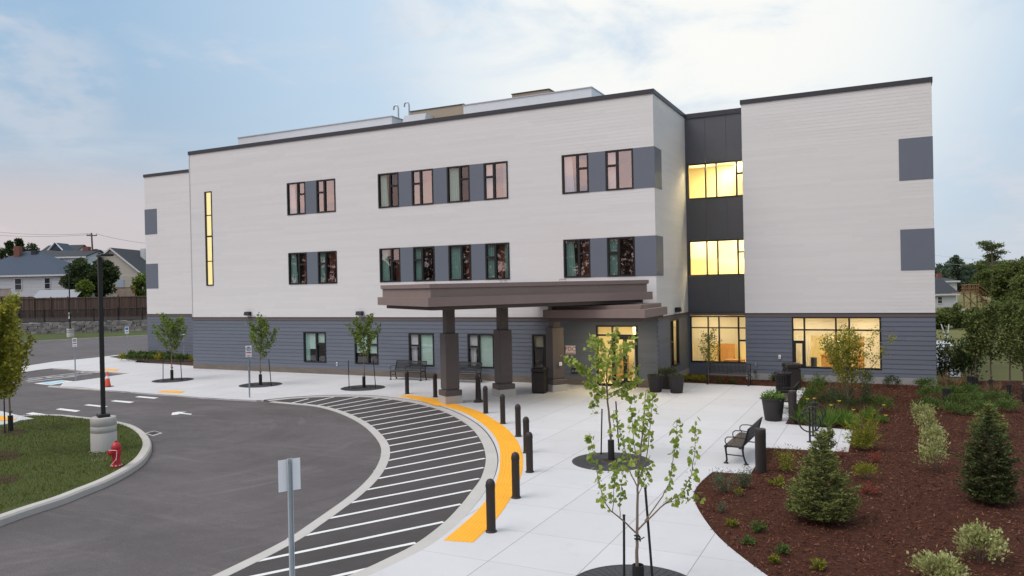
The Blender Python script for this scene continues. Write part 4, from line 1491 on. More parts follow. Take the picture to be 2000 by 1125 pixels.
# benches: length along X, sitter faces -Y
def make_bench(lbl):
    t = thing('park_bench', lbl, 'bench', (0, 0, 0), 0, 'black metal benches')
    seat = [(-.27, .385), (-.285, .42), (-.265, .447), (-.15, .452), (0, .437), (.13, .425)]
    back = [(.155, .435), (.19, .50), (.235, .66), (.275, .80), (.30, .86), (.325, .865)]

    def slats(prof, w_, pitch):
        mb = MB()
        x = -.84
        while x < .85:
            vs, fs = [], []
            for i, (y, z) in enumerate(prof):
                a = prof[max(i-1, 0)]
                b = prof[min(i+1, len(prof)-1)]
                ty_, tz_ = b[0]-a[0], b[1]-a[1]
                l_ = math.hypot(ty_, tz_)
                ny, nz = -tz_/l_*.004, ty_/l_*.004
                vs += [(x, y+ny, z+nz), (x+w_, y+ny, z+nz), (x+w_, y-ny, z-nz), (x, y-ny, z-nz)]
            for i in range(len(prof)-1):
                for k in range(4):
                    k2 = (k+1) % 4
                    fs.append((i*4+k, i*4+k2, i*4+4+k2, i*4+4+k))
            mb.add(vs, fs)
            x += pitch
        return mb
    slats(seat, .044, .056).build('seat', M['seatwood'], t)
    slats(back, .034, .056).build('backrest', M['bench'], t)
    for x in (-.86, .86):
        for front in (1, 0):
            pts = [(-.23, .43), (-.25, .36), (-.235, .22), (-.225, .1), (-.24, .03)] if front else [(.17, .44), (.155, .36), (.17, .22), (.205, .1), (.235, .03)]
            mb = MB()
            mb.tube([(x, y, z) for y, z in pts], [.030, .026, .022, .022, .028], 8)
            y, z = pts[-1]
            mb.box(x-.035, x+.035, y-.06, y+.05, 0, .03, bev=.008)
            mb.build('leg', M['bench'], t, smooth=True)
        mb = MB()
        mb.tube([(x, -.23, .22), (x, 0, .215), (x, .17, .21)], .014, 8)
        mb.tube([(x, -.27, .42), (x, -.05, .425), (x, .15, .42)], .024, 8)
        mb.tube([(x, .15, .42), (x, .2, .52), (x, .26, .72), (x, .30, .87)], [.026, .024, .02, .022], 8)
        mb.build('end_frame', M['bench'], t, smooth=True)
    for x in (-.86, 0, .86):
        mb = MB()
        mb.tube([(x, -.2, .44), (x, -.26, .52), (x, -.255, .60), (x, -.2, .645), (x, -.05, .655), (x, .1, .64), (x, .245, .63)], .013, 8)
        mb.build('armrest', M['bench'], t, smooth=True)
    mb = MB()
    mb.tube([(-.86, .31, .872), (.86, .31, .872)], .02, 8)
    mb.tube([(-.86, -.27, .41), (.86, -.27, .41)], .016, 8)
    mb.tube([(-.86, .15, .43), (.86, .15, .43)], .016, 8)
    mb.build('rail', M['bench'], t, smooth=True)
    return t


b0 = make_bench('black slatted bench under the window left of the first column')
b0.location = (-12.05, -.75, 0)
for lb, loc, rz in [('black slatted bench against the wall behind the first column', (-9.05, -.72, 0), 0), ('black bench with upright slats in the planted recess', (2.52, 2.0, 0), R(-2)), ('black bench mostly hidden behind the large planter', (5.55, -4.0, 0), -pi/2), ('black bench seen end on beside the path light and mulch', (5.35, -11.55, 0), R(-92))]:
    o = copy_tree(b0)
    o.location = loc
    o.rotation_euler = (0, 0, rz)
    o['label'] = lb

# smokers' post
g = G(932, 786, 0)
t = thing('smokers_post', 'slim black flared smokers post between column and bollard', 'ash bin', (g.x, g.y+.1, 0))
mb = MB()
mb.lathe([(.20, 0), (.20, .03), (.15, .08), (.10, .13), (.092, .3), (.075, .86), (.085, .88)], 20)
mb.build('body', M['bollard'], t, smooth=True)
mb = MB()
mb.lathe([(.115, .88), (.12, .91), (.12, .94), (.03, .97), (.02, 1.0), (.026, 1.03), (.012, 1.055)], 20)
mb.build('cap', M['bollard'], t, smooth=True)
mb = MB()
for k in range(8):
    a = 2*pi*k/8
    mb.tube([(.106*cos(a), .106*sin(a), .13), (.09*cos(a), .09*sin(a), .84)], .009, 5)
mb.build('fluting', M['bollard'], t)


# litter bins
def box_bin(lbl, px_, py_, rz):
    g = G(px_, py_, 0)
    t = thing('litter_bin', lbl, 'litter bin', (g.x, g.y+.3, 0), rz, 'black litter bins')
    MB().box(-.28, .28, -.28, .28, .03, .86, bev=.03).build('body', M['black'], t)
    MB().box(-.30, .30, -.30, .30, .86, 1.06, bev=.05).build('lid', M['black'], t)
    MB().box(-.2, .2, -.305, -.295, .90, 1.0).build('flap', M['bollard'], t)
    MB().box(-.25, .25, -.25, .25, .0, .03).build('base', M['bollard'], t)
    MB().box(-.24, .24, -.286, -.279, .1, .8).build('panel', M['bollard'], t)
    return t


box_bin('black box litter bin in front of the column by the door', 1049, 769, R(8))
box_bin('black box litter bin half hidden behind the middle column', 1016, 744, R(5))
box_bin('black box litter bin near the planted corner beside slatted can', 1545, 762, R(25))
g = G(1528, 776, 0)
t = thing('litter_bin', 'round slatted black litter can in front of box bin', 'litter bin', (g.x, g.y+.25, 0), 0, 'black litter bins')
mb = MB()
for k in range(28):
    a = 2*pi*k/28
    ca, sa = cos(a), sin(a)
    mb.tube([(.25*ca, .25*sa, .06), (.26*ca, .26*sa, .5), (.27*ca, .27*sa, .82), (.32*ca, .32*sa, .9)], .016, 5)
mb.build('slats', M['black'], t)
mb = MB()
mb.lathe([(.21, .03), (.225, .85), (.2, .85), (.19, .06)], 20)
mb.build('liner', M['rubber'], t, smooth=True)
mb = MB()
for zz, rr_ in ((.08, .255), (.5, .265), (.82, .275), (.9, .32)):
    mb.tube([(rr_*cos(2*pi*q/24), rr_*sin(2*pi*q/24), zz) for q in range(24)], .014, 6, closed=True)
mb.lathe([(.22, 0), (.22, .05)], 20)
mb.build('rim', M['black'], t, smooth=True)


# planters
def foliage(P0, n, spread, h, ln, wd, r=rng, up=.6):
    """leaf bases and directions in a low dome"""
    a = r.uniform(0, 2*pi, n)
    rad = spread*np.sqrt(r.uniform(0, 1, n))
    z = h*np.sqrt(np.maximum(0, 1-(rad/spread)**2))*r.uniform(.1, 1, n)
    P = np.column_stack([P0[0]+rad*np.cos(a), P0[1]+rad*np.sin(a), P0[2]+z])
    D = np.column_stack([np.cos(a)*rad/spread, np.sin(a)*rad/spread, np.full(n, up)])+unit(n, r)*.6
    return P, D


def planter(lbl, px_, py_, s, h, fol, nl, hh):
    g = G(px_, py_, 0)
    t = thing('planter', lbl, 'planter', (g.x, g.y+.3*s, 0), 0, 'charcoal planters')
    mb = MB()
    mb.lathe([(.24*s, 0), (.26*s, .02), (.345*s, h-.06), (.37*s, h-.05), (.375*s, h), (.345*s, h), (.335*s, h-.08)], 28, cap=False)
    mb.lathe([(.0, .0), (.24*s, 0)], 28, cap=False)
    mb.build('pot', M['planter'], t, smooth=True)
    mb = MB()
    mb.lathe([(.338*s, h-.08), (.2*s, h-.05), (.001, h-.04)], 28, cap=False)
    mb.build('soil', M['soil'], t)
    P, D = foliage((0, 0, h-.06), nl, .33*s, hh, 0, 0)
    leaves('foliage', P, D, unit(nl), rng.uniform(.05, .13, nl), rng.uniform(.025, .05, nl), fol, t)
    return t


planter('large charcoal planter with bright green plants on the plaza', 1508, 824, 1.0, .72, L['bright'], 420, .28)
planter('charcoal planter left of the three beside the entrance', 1277, 767, .92, .68, L['mid'], 60, .08)
planter('charcoal planter at the back of the three beside the entrance', 1301, 761, 1.0, .80, L['mid'], 160, .12)
planter('charcoal planter right of the three beside the entrance', 1318, 769, .92, .70, L['mid'], 90, .10)

# bicycle racks
br = thing('bicycle_rack', 'black ring and post bicycle rack nearest the camera', 'bicycle rack', (0, 0, 0), R(-4), 'ring bicycle racks')
mb = MB()
mb.tube([(0, 0, 0), (0, 0, .93)], .026, 10)
mb.lathe([(.026, .93), (.02, .945), (.005, .95)], 10)
mb.build('post', M['black'], br, smooth=True)
mb = MB()
mb.tube([(.275*cos(2*pi*q/32), -.035, .56+.275*sin(2*pi*q/32)) for q in range(32)], .02, 8, closed=True)
mb.build('ring', M['black'], br, smooth=True)
mb = MB()
mb.lathe([(.085, 0), (.085, .012), (.03, .02)], 14)
mb.build('base_plate', M['black'], br, smooth=True)
for i, (px_, py_, lb) in enumerate([(1582, 863.5, None), (1588, 851.5, 'middle ring and post bicycle rack of three'), (1593, 841.5, 'farthest ring and post bicycle rack beside the daylilies')]):
    o = br if i == 0 else copy_tree(br)
    g = G(px_, py_, 0)
    o.location = (g.x, g.y, 0)
    if lb:
        o['label'] = lb


# signs on posts
def post_sign(lbl, px_, py_, ptop, pbot, wpx, group='parking signs on steel posts', kind='park', rz=None, z=0.0, plate=None):
    g = G(px_, py_, z)
    dist = (g-CAM).dot(fwd)
    sc = dist/FPX
    ht = (py_-ptop)*sc
    hp = (pbot-ptop)*sc
    wp = wpx*sc
    if rz is None:
        rz = math.atan2(CAM.y-g.y, CAM.x-g.x)+pi/2
    t = thing('sign_post', lbl, 'sign', (g.x, g.y, z), rz, group)
    mb = MB()
    mb.box(-.03, .03, -.0, .006, 0, ht-.02)
    mb.box(-.03, -.024, -.03, 0, 0, ht-.02)
    mb.box(.024, .03, -.03, 0, 0, ht-.02)
    mb.build('post', M['galv'], t)
    zc = ht-hp/2
    MB().bbox(-wp/2, wp/2, -.042, -.036, ht-hp, ht, .0025).build('plate', M['signback'], t)
    if kind == 'park':
        m2 = MB()
        m2.tube([(.30*wp*cos(2*pi*q/20), -.043, zc+hp*.22+.30*wp*sin(2*pi*q/20)) for q in range(20)], .012, 5, closed=True)
        m2.box(-.3*wp, .3*wp, -.046, -.0425, zc-hp*.40, zc-hp*.36)
        m2.build('symbol', M['signdark'], t)
        text_mesh('P', wp*.5, 'lettering', M['signdark'], t, Matrix.Translation((0, -.0445, zc+hp*.22)) @ RX90, .002)
        MB().box(-.42*wp, .42*wp, -.045, -.0425, zc-hp*.16, zc-hp*.06).build('red_band', M['signred'], t)
    elif kind == 'blue':
        MB().box(-.36*wp, .36*wp, -.045, -.0425, zc+hp*.02, zc+hp*.40).build('symbol', M['signblue'], t)
        MB().box(-.36*wp, .36*wp, -.045, -.0425, zc-hp*.3, zc-hp*.2).build('text_band', M['signdark'], t)
    return t


post_sign('white parking sign with circled P in front of the middle street tree', 487.5, 776, 675, 697, 11)
post_sign('tall white parking sign with red band at the accessible bay', 147.5, 744, 660, 677.5, 7.6)
post_sign('white sign with blue symbol at the corner hedge', 249, 703, 638, 651.5, 7, kind='blue')
post_sign('thin white sign behind the first street tree by the hedge', 359, 706, 641, 654, 6, kind='blue')
# foreground sign seen from behind
g = G(571.5, 1190, ZA)
dist = (g-CAM).dot(fwd)
sc = dist/FPX
t = thing('sign_post', 'large blank back of a white sign on the near steel post', 'sign', (g.x, g.y, ZA), YAW*-1+R(32), 'parking signs on steel posts')
ht = (1190-895)*sc
mb = MB()
mb.box(-.034, .034, .0, .007, 0, ht)
mb.box(-.034, -.027, -.04, 0, 0, ht)
mb.box(.027, .034, -.04, 0, 0, ht)
for k in range(24):
    mb.box(-.007, .007, -.003, -.0005, .1+k*.08, .125+k*.08)
mb.build('post', M['galv'], t)
MB().bbox(-.155, .155, .010, .016, ht-.46, ht-.01, .003).build('plate', M['signback'], t)
MB().lathe([(.012, 0), (.012, .012)], 8).build('bolt', M['steel'], t).matrix_local = Matrix.Translation((0, -.001, ht-.06)) @ RX90

# lamp posts


def lamp_post(lbl, px_, py_, ztop, rz, z=0.0, group='black lamp posts'):
    g = G(px_, py_, z)
    t = thing('lamp_post', lbl, 'lamp post', (g.x, g.y+.25, z), rz, group)
    mb = MB()
    mb.lathe([(.33, -.1), (.33, .50), (.322, .51), (.322, .53), (.33, .54), (.33, .68), (.322, .69), (.322, .71), (.33, .72), (.33, .90), (.31, .93), (.0, .93)], 32, cap=False)
    mb.build('concrete_base', M['gutter'], t, smooth=True)
    mb = MB()
    mb.box(-.054, .054, -.054, .054, .93, ztop, bev=.008)
    mb.build('pole', M['black'], t)
    MB().box(-.15, .15, -.15, .15, .932, 1.02, bev=.015).build('base_cover', M['black'], t)
    hd = MB()
    hd.box(.07, .32, -.03, .03, ztop-.11, ztop-.07)
    hd.box(.32, .98, -.16, .16, ztop-.125, ztop-.06, bev=.02)
    h_ = hd.build('lamp_head', M['black'], t)
    MB().box(.37, .93, -.12, .12, ztop-.132, ztop-.1255).build('lens', M['signback'], h_)
    return t


lamp_post('tall black square lamp post on round concrete base in the island lawn', 187, 883, 5.50, -YAW*-1+R(2), .08)
o = lamp_post('distant black lamp post with small sign before the stone wall', 133, 660, 7.2, YAW, -.05)
MB().box(-.3, .3, -.09, -.08, 1.95, 2.6).build('sign_plate', M['signback'], o)
MB().box(-.2, .2, -.095, -.0905, 2.2, 2.5).build('sign_symbol', M['signdark'], o)

# hydrant
g = G(222, 913, .085)
t = thing('fire_hydrant', 'red fire hydrant with white tape on the island lawn', 'hydrant', (g.x, g.y+.08, .085), R(-15))
mb = MB()
mb.lathe([(.135, 0), (.135, .035), (.115, .04), (.105, .06), (.10, .10), (.098, .40), (.12, .42), (.12, .45), (.105, .46)], 20)
mb.build('barrel', M['red'], t, smooth=True)
mb = MB()
mb.lathe([(.115, .46), (.12, .50), (.105, .535), (.085, .585), (.05, .61), (.035, .62), (.03, .66), (.012, .665)], 20)
mb.build('bonnet', M['red'], t, smooth=True)
for dx, dy in ((1, 0), (-1, 0), (0, -1)):
    r_ = .06 if dy else .048
    mb = MB()
    mb.tube([(dx*.07, dy*.07, .37), (dx*.15, dy*.15, .37)], r_, 12)
    mb.tube([(dx*.15, dy*.15, .37), (dx*.185, dy*.185, .37)], r_*1.2, 12)
    mb.tube([(dx*.185, dy*.185, .37), (dx*.205, dy*.205, .37)], .02, 5)
    mb.build('outlet', M['red'], t, smooth=True)
mb = MB()
for k in range(8):
    a = 2*pi*k/8+.3
    mb.lathe([(.016, 0), (.016, .02)], 6, (.12*cos(a), .12*sin(a), .035))
mb.build('bolts', M['signback'], t)
mb = MB()
mb.tube([(-.2, -.1, .41), (-.08, -.145, .43), (.06, -.14, .445), (.19, -.06, .44)], .006, 5)
mb.tube([(.19, -.06, .42), (.2, -.07, .3), (.17, -.08, .22), (.2, -.09, .2), (.21, -.08, .3)], .006, 5)
mb.tube([(.13, -.05, .22), (.05, -.125, .1), (-.03, -.145, .03)], .006, 5)
mb.build('tape', M['signback'], t)
# clover flowers by the hydrant
n = 70
cp = [G(x, y, .09) for x, y in zip(rng.uniform(172, 212, n), rng.uniform(886, 906, n))]
P = np.array([(p.x, p.y, .13+rng.uniform(0, .05)) for p in cp])
tag(leaves('clover_flowers', P, unit(n)*.5+np.array([0, 0, 1]), unit(n), .022, .02, L['clover']), 'tiny pale clover flowers in the lawn beside the hydrant', 'flowers', kind='stuff')

# traffic cone
g = G(196, 756, 0)
t = thing('traffic_cone', 'orange traffic cone behind the lamp post on the kerb', 'traffic cone', (g.x+.25, g.y+.2, 0), R(20))
MB().box(-.19, .19, -.19, .19, 0, .03, bev=.01).build('foot', M['rubber'], t)
mb = MB()
mb.lathe([(.145, .03), (.03, .72), (.02, .73)], 20)
mb.build('cone', M['orange'], t, smooth=True)
mb = MB()
mb.lathe([(.0865, .40), (.0665, .52)], 20, cap=False)
mb.build('collar', M['signback'], t, smooth=True)


# ------------------------------------------------------------------ young trees in grates
def branchy(rr, height, spread, trunk_h, n_limbs, twigs, steep=.9):
    """trunk and limbs; returns branch tubes and the points along the twigs where leaves sit"""
    segs, tips = [], []
    lean = Vector((rr.uniform(-.04, .04), rr.uniform(-.04, .04), 1))
    tr = [Vector((0, 0, 0))]
    k = 7
    for i in range(1, k+1):
        z = height*.93*i/k
        tr.append(Vector((lean.x*z+rr.uniform(-.015, .015)*z, lean.y*z+rr.uniform(-.015, .015)*z, z)))
    segs.append((tr, [max(.004, .034*(1-i/(k+.6))) for i in range(k+1)]))
    for i in range(n_limbs):
        f = (i+.3)/n_limbs
        z0 = trunk_h+(height*.86-trunk_h)*f**1.1
        base = Vector((lean.x*z0, lean.y*z0, z0))
        az = i*2.399+rr.uniform(-.4, .4)
        ln = spread*(1-.55*f)*rr.uniform(.75, 1.1)
        rise = rr.uniform(.7, 1.25)*steep
        d = Vector((cos(az), sin(az), rise)).normalized()
        pts = [base]
        m_ = 5
        for j in range(1, m_+1):
            d = (d+Vector((rr.uniform(-.12, .12), rr.uniform(-.12, .12), .10))).normalized()
            pts.append(pts[-1]+d*ln/m_*1.25)
        segs.append((pts, [max(.003, .013*(1-j/(m_+1))) for j in range(m_+1)]))
        for j in range(1, m_+1):
            tips.append((pts[j], d, 1.0))
            if j < m_+1:
                for _ in range(twigs):
                    dd_ = (d*.6+Vector((rr.uniform(-1, 1), rr.uniform(-1, 1), rr.uniform(-.1, .9)))).normalized()
                    e = pts[j]+dd_*rr.uniform(.12, .34)*spread*.5
                    segs.append(([pts[j], pts[j].lerp(e, .5)+Vector((0, 0, .01)), e], [.005, .004, .0025]))
                    for q in (.35, .6, .85, 1.0):
                        tips.append((pts[j].lerp(e, q), dd_, 1.0))
    for j in range(4, k+1):
        tips.append((tr[j], Vector((0, 0, 1)), 1.0))
    return segs, tips


def small_tree(name, lbl, px_, py_, height, spread, trunk_h, n_limbs, twigs, leafm, per, lsz, seed, z=0.0, sleeve=True, heart=False, group=None, cat='tree', jit=.07, steep=.9, bark=None, rot=0):
    g = G(px_, py_, z)
    rr = random.Random(seed)
    nr = np.random.default_rng(seed)
    t = thing(name, lbl, cat, (g.x, g.y, z), rot, group)
    segs, tips = branchy(rr, height, spread, trunk_h, n_limbs, twigs, steep)
    mb = MB()
    for pts, rad in segs:
        mb.tube(pts, rad, 6)
    mb.build('trunk', bark or M['bark'], t, smooth=True)
    P, D = [], []
    for p, d, w_ in tips:
        for _ in range(per):
            P.append(np.array(p)+nr.normal(0, jit, 3))
            D.append(np.array(d)*.4+nr.normal(0, .7, 3)+np.array([0, 0, -.25 if heart else .1]))
    P, D = np.array(P), np.array(D)
    n = len(P)
    Nn = np.column_stack([nr.normal(0, .6, n), nr.normal(0, .6, n), np.ones(n)]) if not heart else nr.normal(0, 1, (n, 3))+np.array([.2, -.9, .5])
    s = nr.uniform(.7, 1.25, n)*lsz
    leaves('crown', P, D, Nn, s, s*(1.0 if heart else .62), leafm, t, heart=heart)
    if sleeve:
        mb = MB()
        mb.lathe([(.075, 0), (.075, .50), (.062, .50), (.062, .02)], 14, cap=False)
        o = mb.build('trunk_sleeve', M['rubber'], t, smooth=True)
        mb = MB()
        mb.tube([(.055*cos(q*.7), .055*sin(q*.7), .60+.004*q) for q in range(18)], .012, 6)
        mb.build('tie', M['bark'], t)
    return t


def grate(lbl, px_, py_, r=.98, hole=.22):
    g = G(px_, py_, .004)
    t = thing('tree_grate', lbl, 'tree grate', (g.x, g.y, 0), 0, 'round iron tree grates')
    mb = MB()
    mb.lathe([(r, -.01), (r, .012), (r-.03, .014), (r-.035, .008), (r*.62, .008), (r*.615, .012), (r*.585, .012), (r*.58, .008), (hole+.03, .008), (hole+.025, .013), (hole, .013), (hole, -.02)], 48, cap=False)
    mb.build('ring', M['grate'], t)
    mb = MB()
    for q in range(48):
        a = 2*pi*q/48
        mb.box(hole+.05, r*.56, -.008, .008, .008, .0135, a, (0, 0))
        mb.box(r*.64, r-.05, -.012, .012, .008, .0135, a, (0, 0))
    mb.build('ribs', M['grate'], t)
    mb = MB()
    mb.lathe([(hole, .002), (.01, .004)], 20, cap=False)
    mb.build('soil', M['soil'], t)
    return t


def stake(lbl, px_, py_, h, z=0.0, lean=(0, 0)):
    g = G(px_, py_, z)
    t = thing('tree_stake', lbl, 'stake', (g.x, g.y, z), 0, 'black steel tree stakes')
    mb = MB()
    e = (lean[0], lean[1], h)
    mb.tube([(0, 0, -.02), e], .019, 6)
    mb.tube([(lean[0]*.05, lean[1]*.05, h*.02), (lean[0]*.07, lean[1]*.07, h*.05)], .026, 6)
    mb.build('rod', M['rubber'], t)
    mb = MB()
    mb.tube([(e[0], e[1], h), (e[0], e[1], h+.012)], .024, 6)
    mb.build('cap', M['rubber'], t)
    return t


SG = 'street trees in round grates'
grate('dark round tree grate farthest left along the facade', 338, 742.5)
grate('dark round tree grate behind the circled P sign', 509, 751.5)
grate('dark round tree grate left of the wall bench', 709, 757.5)
grate('dark round tree grate in the middle of the plaza', 1194, 901, .98)
grate('dark round tree grate at the bottom edge of the plaza', 1240, 1152, .98)
small_tree('street_tree', 'young green street tree in the leftmost grate by the hedge', 336, 742, 3.25, 1.15, 1.25, 13, 2, L['street'], 3, .12, 11, group=SG)
small_tree('street_tree', 'young green street tree behind the circled P sign', 509, 752, 3.2, 1.05, 1.15, 10, 2, L['street'], 3, .12, 22, group=SG)
small_tree('street_tree', 'young green street tree in front of the second ground window', 711, 757, 3.15, 1.1, 1.25, 9, 2, L['street'], 3, .12, 36, group=SG)
for lb, px_, py_, h, ln in [('black stake left of the leftmost street tree', 318.5, 741, .92, (.03, 0)), ('black stake right of the leftmost street tree', 355, 743, .92, (-.05, 0)), ('black stake right of the tree behind the P sign', 530, 754, 1.22, (-.12, 0)), ('black stake left of the tree behind the P sign', 488.5, 753, 1.2, (0, 0)), ('black stake left of the tree by the second window', 682, 758, 1.22, (-.02, 0)), ('black stake right of the tree by the second window', 734, 759, 1.22, (-.1, 0)), ('black stake left of the plaza middle tree', 1174, 888, 1.18, (.05, 0)), ('black stake right of the plaza middle tree', 1209, 879, 1.28, (-.06, 0)), ('black stake left of the front redbud at bottom edge', 1219, 1152, 1.08, (.02, 0)), ('black stake right of the front redbud at bottom edge', 1276, 1150, 1.45, (-.09, 0))]:
    stake(lb, px_, py_, h, 0, ln)


def branch_tree(lbl, px_, py_, branches, lsz, per, start, seed, jit, group, sleeve=.5, leafm=None):
    """a young tree whose limbs follow the given side-on outline, each limb with its own depth"""
    g = G(px_, py_, 0)
    sc = ((g-CAM).dot(fwd))/FPX
    t = thing('redbud_tree', lbl, 'tree', (g.x, g.y, 0), 0, group)
    rr, nr = random.Random(seed), np.random.default_rng(seed)
    h0 = Vector((rgt.x, rgt.y, 0)).normalized()
    f0 = Vector((-h0.y, h0.x, 0))
    mb = MB()
    P, D = [], []
    for pts, r0 in branches:
        q = [h0*((x-px_)*sc)+f0*d+Vector((0, 0, (py_-y)*sc)) for x, y, d in pts]
        sm = []
        for i in range(len(q)-1):
            for k in range(5):
                sm.append(q[i].lerp(q[i+1], k/5)+Vector((rr.uniform(-.006, .006), rr.uniform(-.006, .006), 0)))
        sm.append(q[-1])
        nn_ = len(sm)
        mb.tube(sm, [max(.0028, r0*(1-.86*i/nn_)) for i in range(nn_)], 7)
        st = int(nn_*(.75 if r0 > .02 else start))
        for i in range(st, nn_):
            for _ in range(per if rr.random() < .8 else per//2):
                e = sm[i]+Vector((rr.gauss(0, jit), rr.gauss(0, jit), rr.gauss(0, jit)))
                P.append(tuple(e))
                D.append((rr.uniform(-1, 1), rr.uniform(-1, 1), rr.uniform(-1.1, .2)))
    mb.build('trunk', M['bark'], t, smooth=True)
    P, D = np.array(P), np.array(D)
    n = len(P)
    s_ = nr.uniform(.7, 1.2, n)*lsz
    leaves('crown', P, D, nr.normal(0, .8, (n, 3))+np.array([.1, -.6, .7]), s_, s_*1.02, leafm or L['redbud'], t, heart=True)
    mb = MB()
    mb.lathe([(.085, 0), (.08, sleeve), (.062, sleeve), (.062, .02)], 14, cap=False)
    mb.build('trunk_sleeve', M['rubber'], t, smooth=True)
    mb = MB()
    mb.tube([(.05*cos(q*.8), .05*sin(q*.8), sleeve+.08+.005*q) for q in range(16)], .012, 6)
    mb.build('tie', M['bark'], t)
    return t


branch_tree('round leaved young redbud in the middle plaza grate', 1194, 898, [
    ([(1194, 898, 0), (1193, 830, 0), (1189, 785, 0), (1188, 745, .02), (1190, 705, .05), (1200, 675, .08), (1207, 646, .1)], .032),
    ([(1189, 782, 0), (1176, 766, -.1), (1163, 772, -.2), (1156, 795, -.25)], .009),
    ([(1188, 765, 0), (1168, 738, .1), (1145, 722, .2), (1128, 706, .25), (1111, 698, .3)], .011),
    ([(1188, 757, 0), (1172, 722, -.15), (1163, 690, -.22), (1157, 654, -.28)], .011),
    ([(1188, 752, 0), (1206, 726, .15), (1224, 694, .22), (1247, 660, .3)], .012),
    ([(1189, 772, 0), (1214, 757, -.15), (1234, 748, -.25), (1250, 738, -.3)], .010),
    ([(1189, 780, 0), (1210, 768, .15), (1228, 771, .25), (1242, 786, .3)], .008),
    ([(1188, 750, 0), (1180, 716, .2), (1184, 682, .32), (1176, 660, .4)], .010),
    ([(1188, 765, 0), (1212, 736, -.2), (1238, 712, -.35)], .009),
    ([(1188, 766, 0), (1162, 750, -.2), (1146, 744, -.3)], .008),
    ([(1188, 752, 0), (1200, 715, -.25), (1214, 680, -.35), (1222, 672, -.4)], .009),
    ([(1188, 742, 0), (1186, 712, -.3), (1196, 690, -.4)], .008)], .098, 6, .28, 4, .06, 'young redbuds on the plaza')


def front_redbud():
    g = G(1247, 1150, 0)
    sc = ((g-CAM).dot(fwd))/FPX
    t = thing('redbud_tree', 'open branched young redbud at the bottom edge of the plaza', 'tree', (g.x, g.y, 0), 0, 'young redbuds on the plaza')
    rr, nr = random.Random(8), np.random.default_rng(8)
    h0 = Vector((rgt.x, rgt.y, 0)).normalized()
    f0 = Vector((-h0.y, h0.x, 0))
    z9 = 2.529

    def P3(x, y, d=0.0):
        # sketch of the branch as seen side on, with its own depth d
        return h0*((x/z9+1000-1247)*sc)+f0*d+Vector((0, 0, (1150-(y/z9+680))*sc))
    B = [([(618, 1188, 0), (620, 1100, 0), (622, 1000, 0), (625, 900, 0), (630, 720, .02), (640, 620, .05), (655, 500, .1), (680, 330, .15), (690, 230, .18)], .030),
         ([(615, 910, 0), (560, 850, -.05), (490, 790, -.1), (450, 720, -.14), (432, 620, -.16), (410, 500, -.2), (390, 400, -.22)], .013),
         ([(625, 900, 0), (680, 830, -.1), (750, 750, -.2), (830, 690, -.3), (870, 600, -.34), (890, 480, -.36), (890, 340, -.38)], .014),
         ([(660, 850, -.05), (760, 740, .1), (800, 690, .2), (830, 560, .25), (850, 440, .28), (855, 370, .3)], .010),
         ([(632, 690, 0), (600, 620, .1), (590, 540, .2), (560, 430, .26), (530, 320, .3)], .011),
         ([(635, 660, 0), (680, 560, .1), (710, 420, .2), (725, 300, .26), (735, 240, .28)], .010),
         ([(628, 740, 0), (680, 660, .18), (710, 580, .26)], .007),
         ([(500, 800, -.1), (510, 720, -.05), (515, 640, 0), (520, 560, .04)], .007),
         ([(540, 830, -.06), (545, 760, .08), (560, 680, .14), (575, 600, .18)], .007),
         ([(640, 600, 0), (610, 470, -.12), (600, 360, -.2), (590, 270, -.25)], .008),
         ([(645, 560, 0), (650, 420, -.2), (655, 300, -.28)], .008),
         ([(740, 755, -.2), (820, 720, -.3), (900, 700, -.4)], .006)]
    mb = MB()
    P, D = [], []
    for pts, r0 in B:
        q = [P3(*p) for p in pts]
        sm = []
        for i in range(len(q)-1):
            for k in range(4):
                sm.append(q[i].lerp(q[i+1], k/4)+Vector((rr.uniform(-.006, .006), rr.uniform(-.006, .006), 0)))
        sm.append(q[-1])
        nn_ = len(sm)
        mb.tube(sm, [max(.0028, r0*(1-.86*i/nn_)) for i in range(nn_)], 7)
        st = int(nn_*.62) if r0 > .02 else int(nn_*.36)
        for i in range(st, nn_):
            cnt = 5 if rr.random() < .8 else 2
            for _ in range(cnt):
                b_ = sm[i]+Vector((rr.gauss(0, .022), rr.gauss(0, .022), rr.gauss(0, .03)))
                side = Vector((rr.uniform(-1, 1), rr.uniform(-1, 1), rr.uniform(-.9, .35)))
                e = b_+side.normalized()*.035
                P.append(tuple(e))
                D.append((side.x, side.y, side.z-.3))
    mb.build('trunk', M['bark'], t, smooth=True)
    P, D = np.array(P), np.array(D)
    n = len(P)
    s = nr.uniform(.045, .082, n)
    leaves('crown', P, D, nr.normal(0, .8, (n, 3))+np.array([.1, -.6, .7]), s, s*1.02, L['redbud'], t, heart=True)
    mb = MB()
    mb.lathe([(.085, 0), (.085, .35), (.07, .35), (.07, .02)], 16, cap=False)
    mb.build('trunk_sleeve', M['rubber'], t, smooth=True)
    mb = MB()
    mb.tube([(.04*cos(q*.8), .04*sin(q*.8), .70+.006*q) for q in range(16)], .012, 6)
    mb.tube([(.04, 0, .72), (.1, .02, .76)], .008, 5)
    mb.build('tie', M['rubber'], t)


front_redbud()
small_tree('lawn_tree', 'yellow green young tree with dark sleeve at left island edge', 21, 842, 4.3, 1.12, 1.0, 17, 3, L['olive'], 5, .115, 41, steep=1.25, z=.085, group='island lawn trees')
small_tree('lawn_tree', 'yellow green young tree cut by the left picture edge', -8, 893, 4.2, 1.15, 1.35, 17, 3, L['olive'], 5, .115, 43, steep=1.25, z=.085, group='island lawn trees')
stake('thin pale stake between the two island lawn trees', 9.5, 846, 1.3, .085)


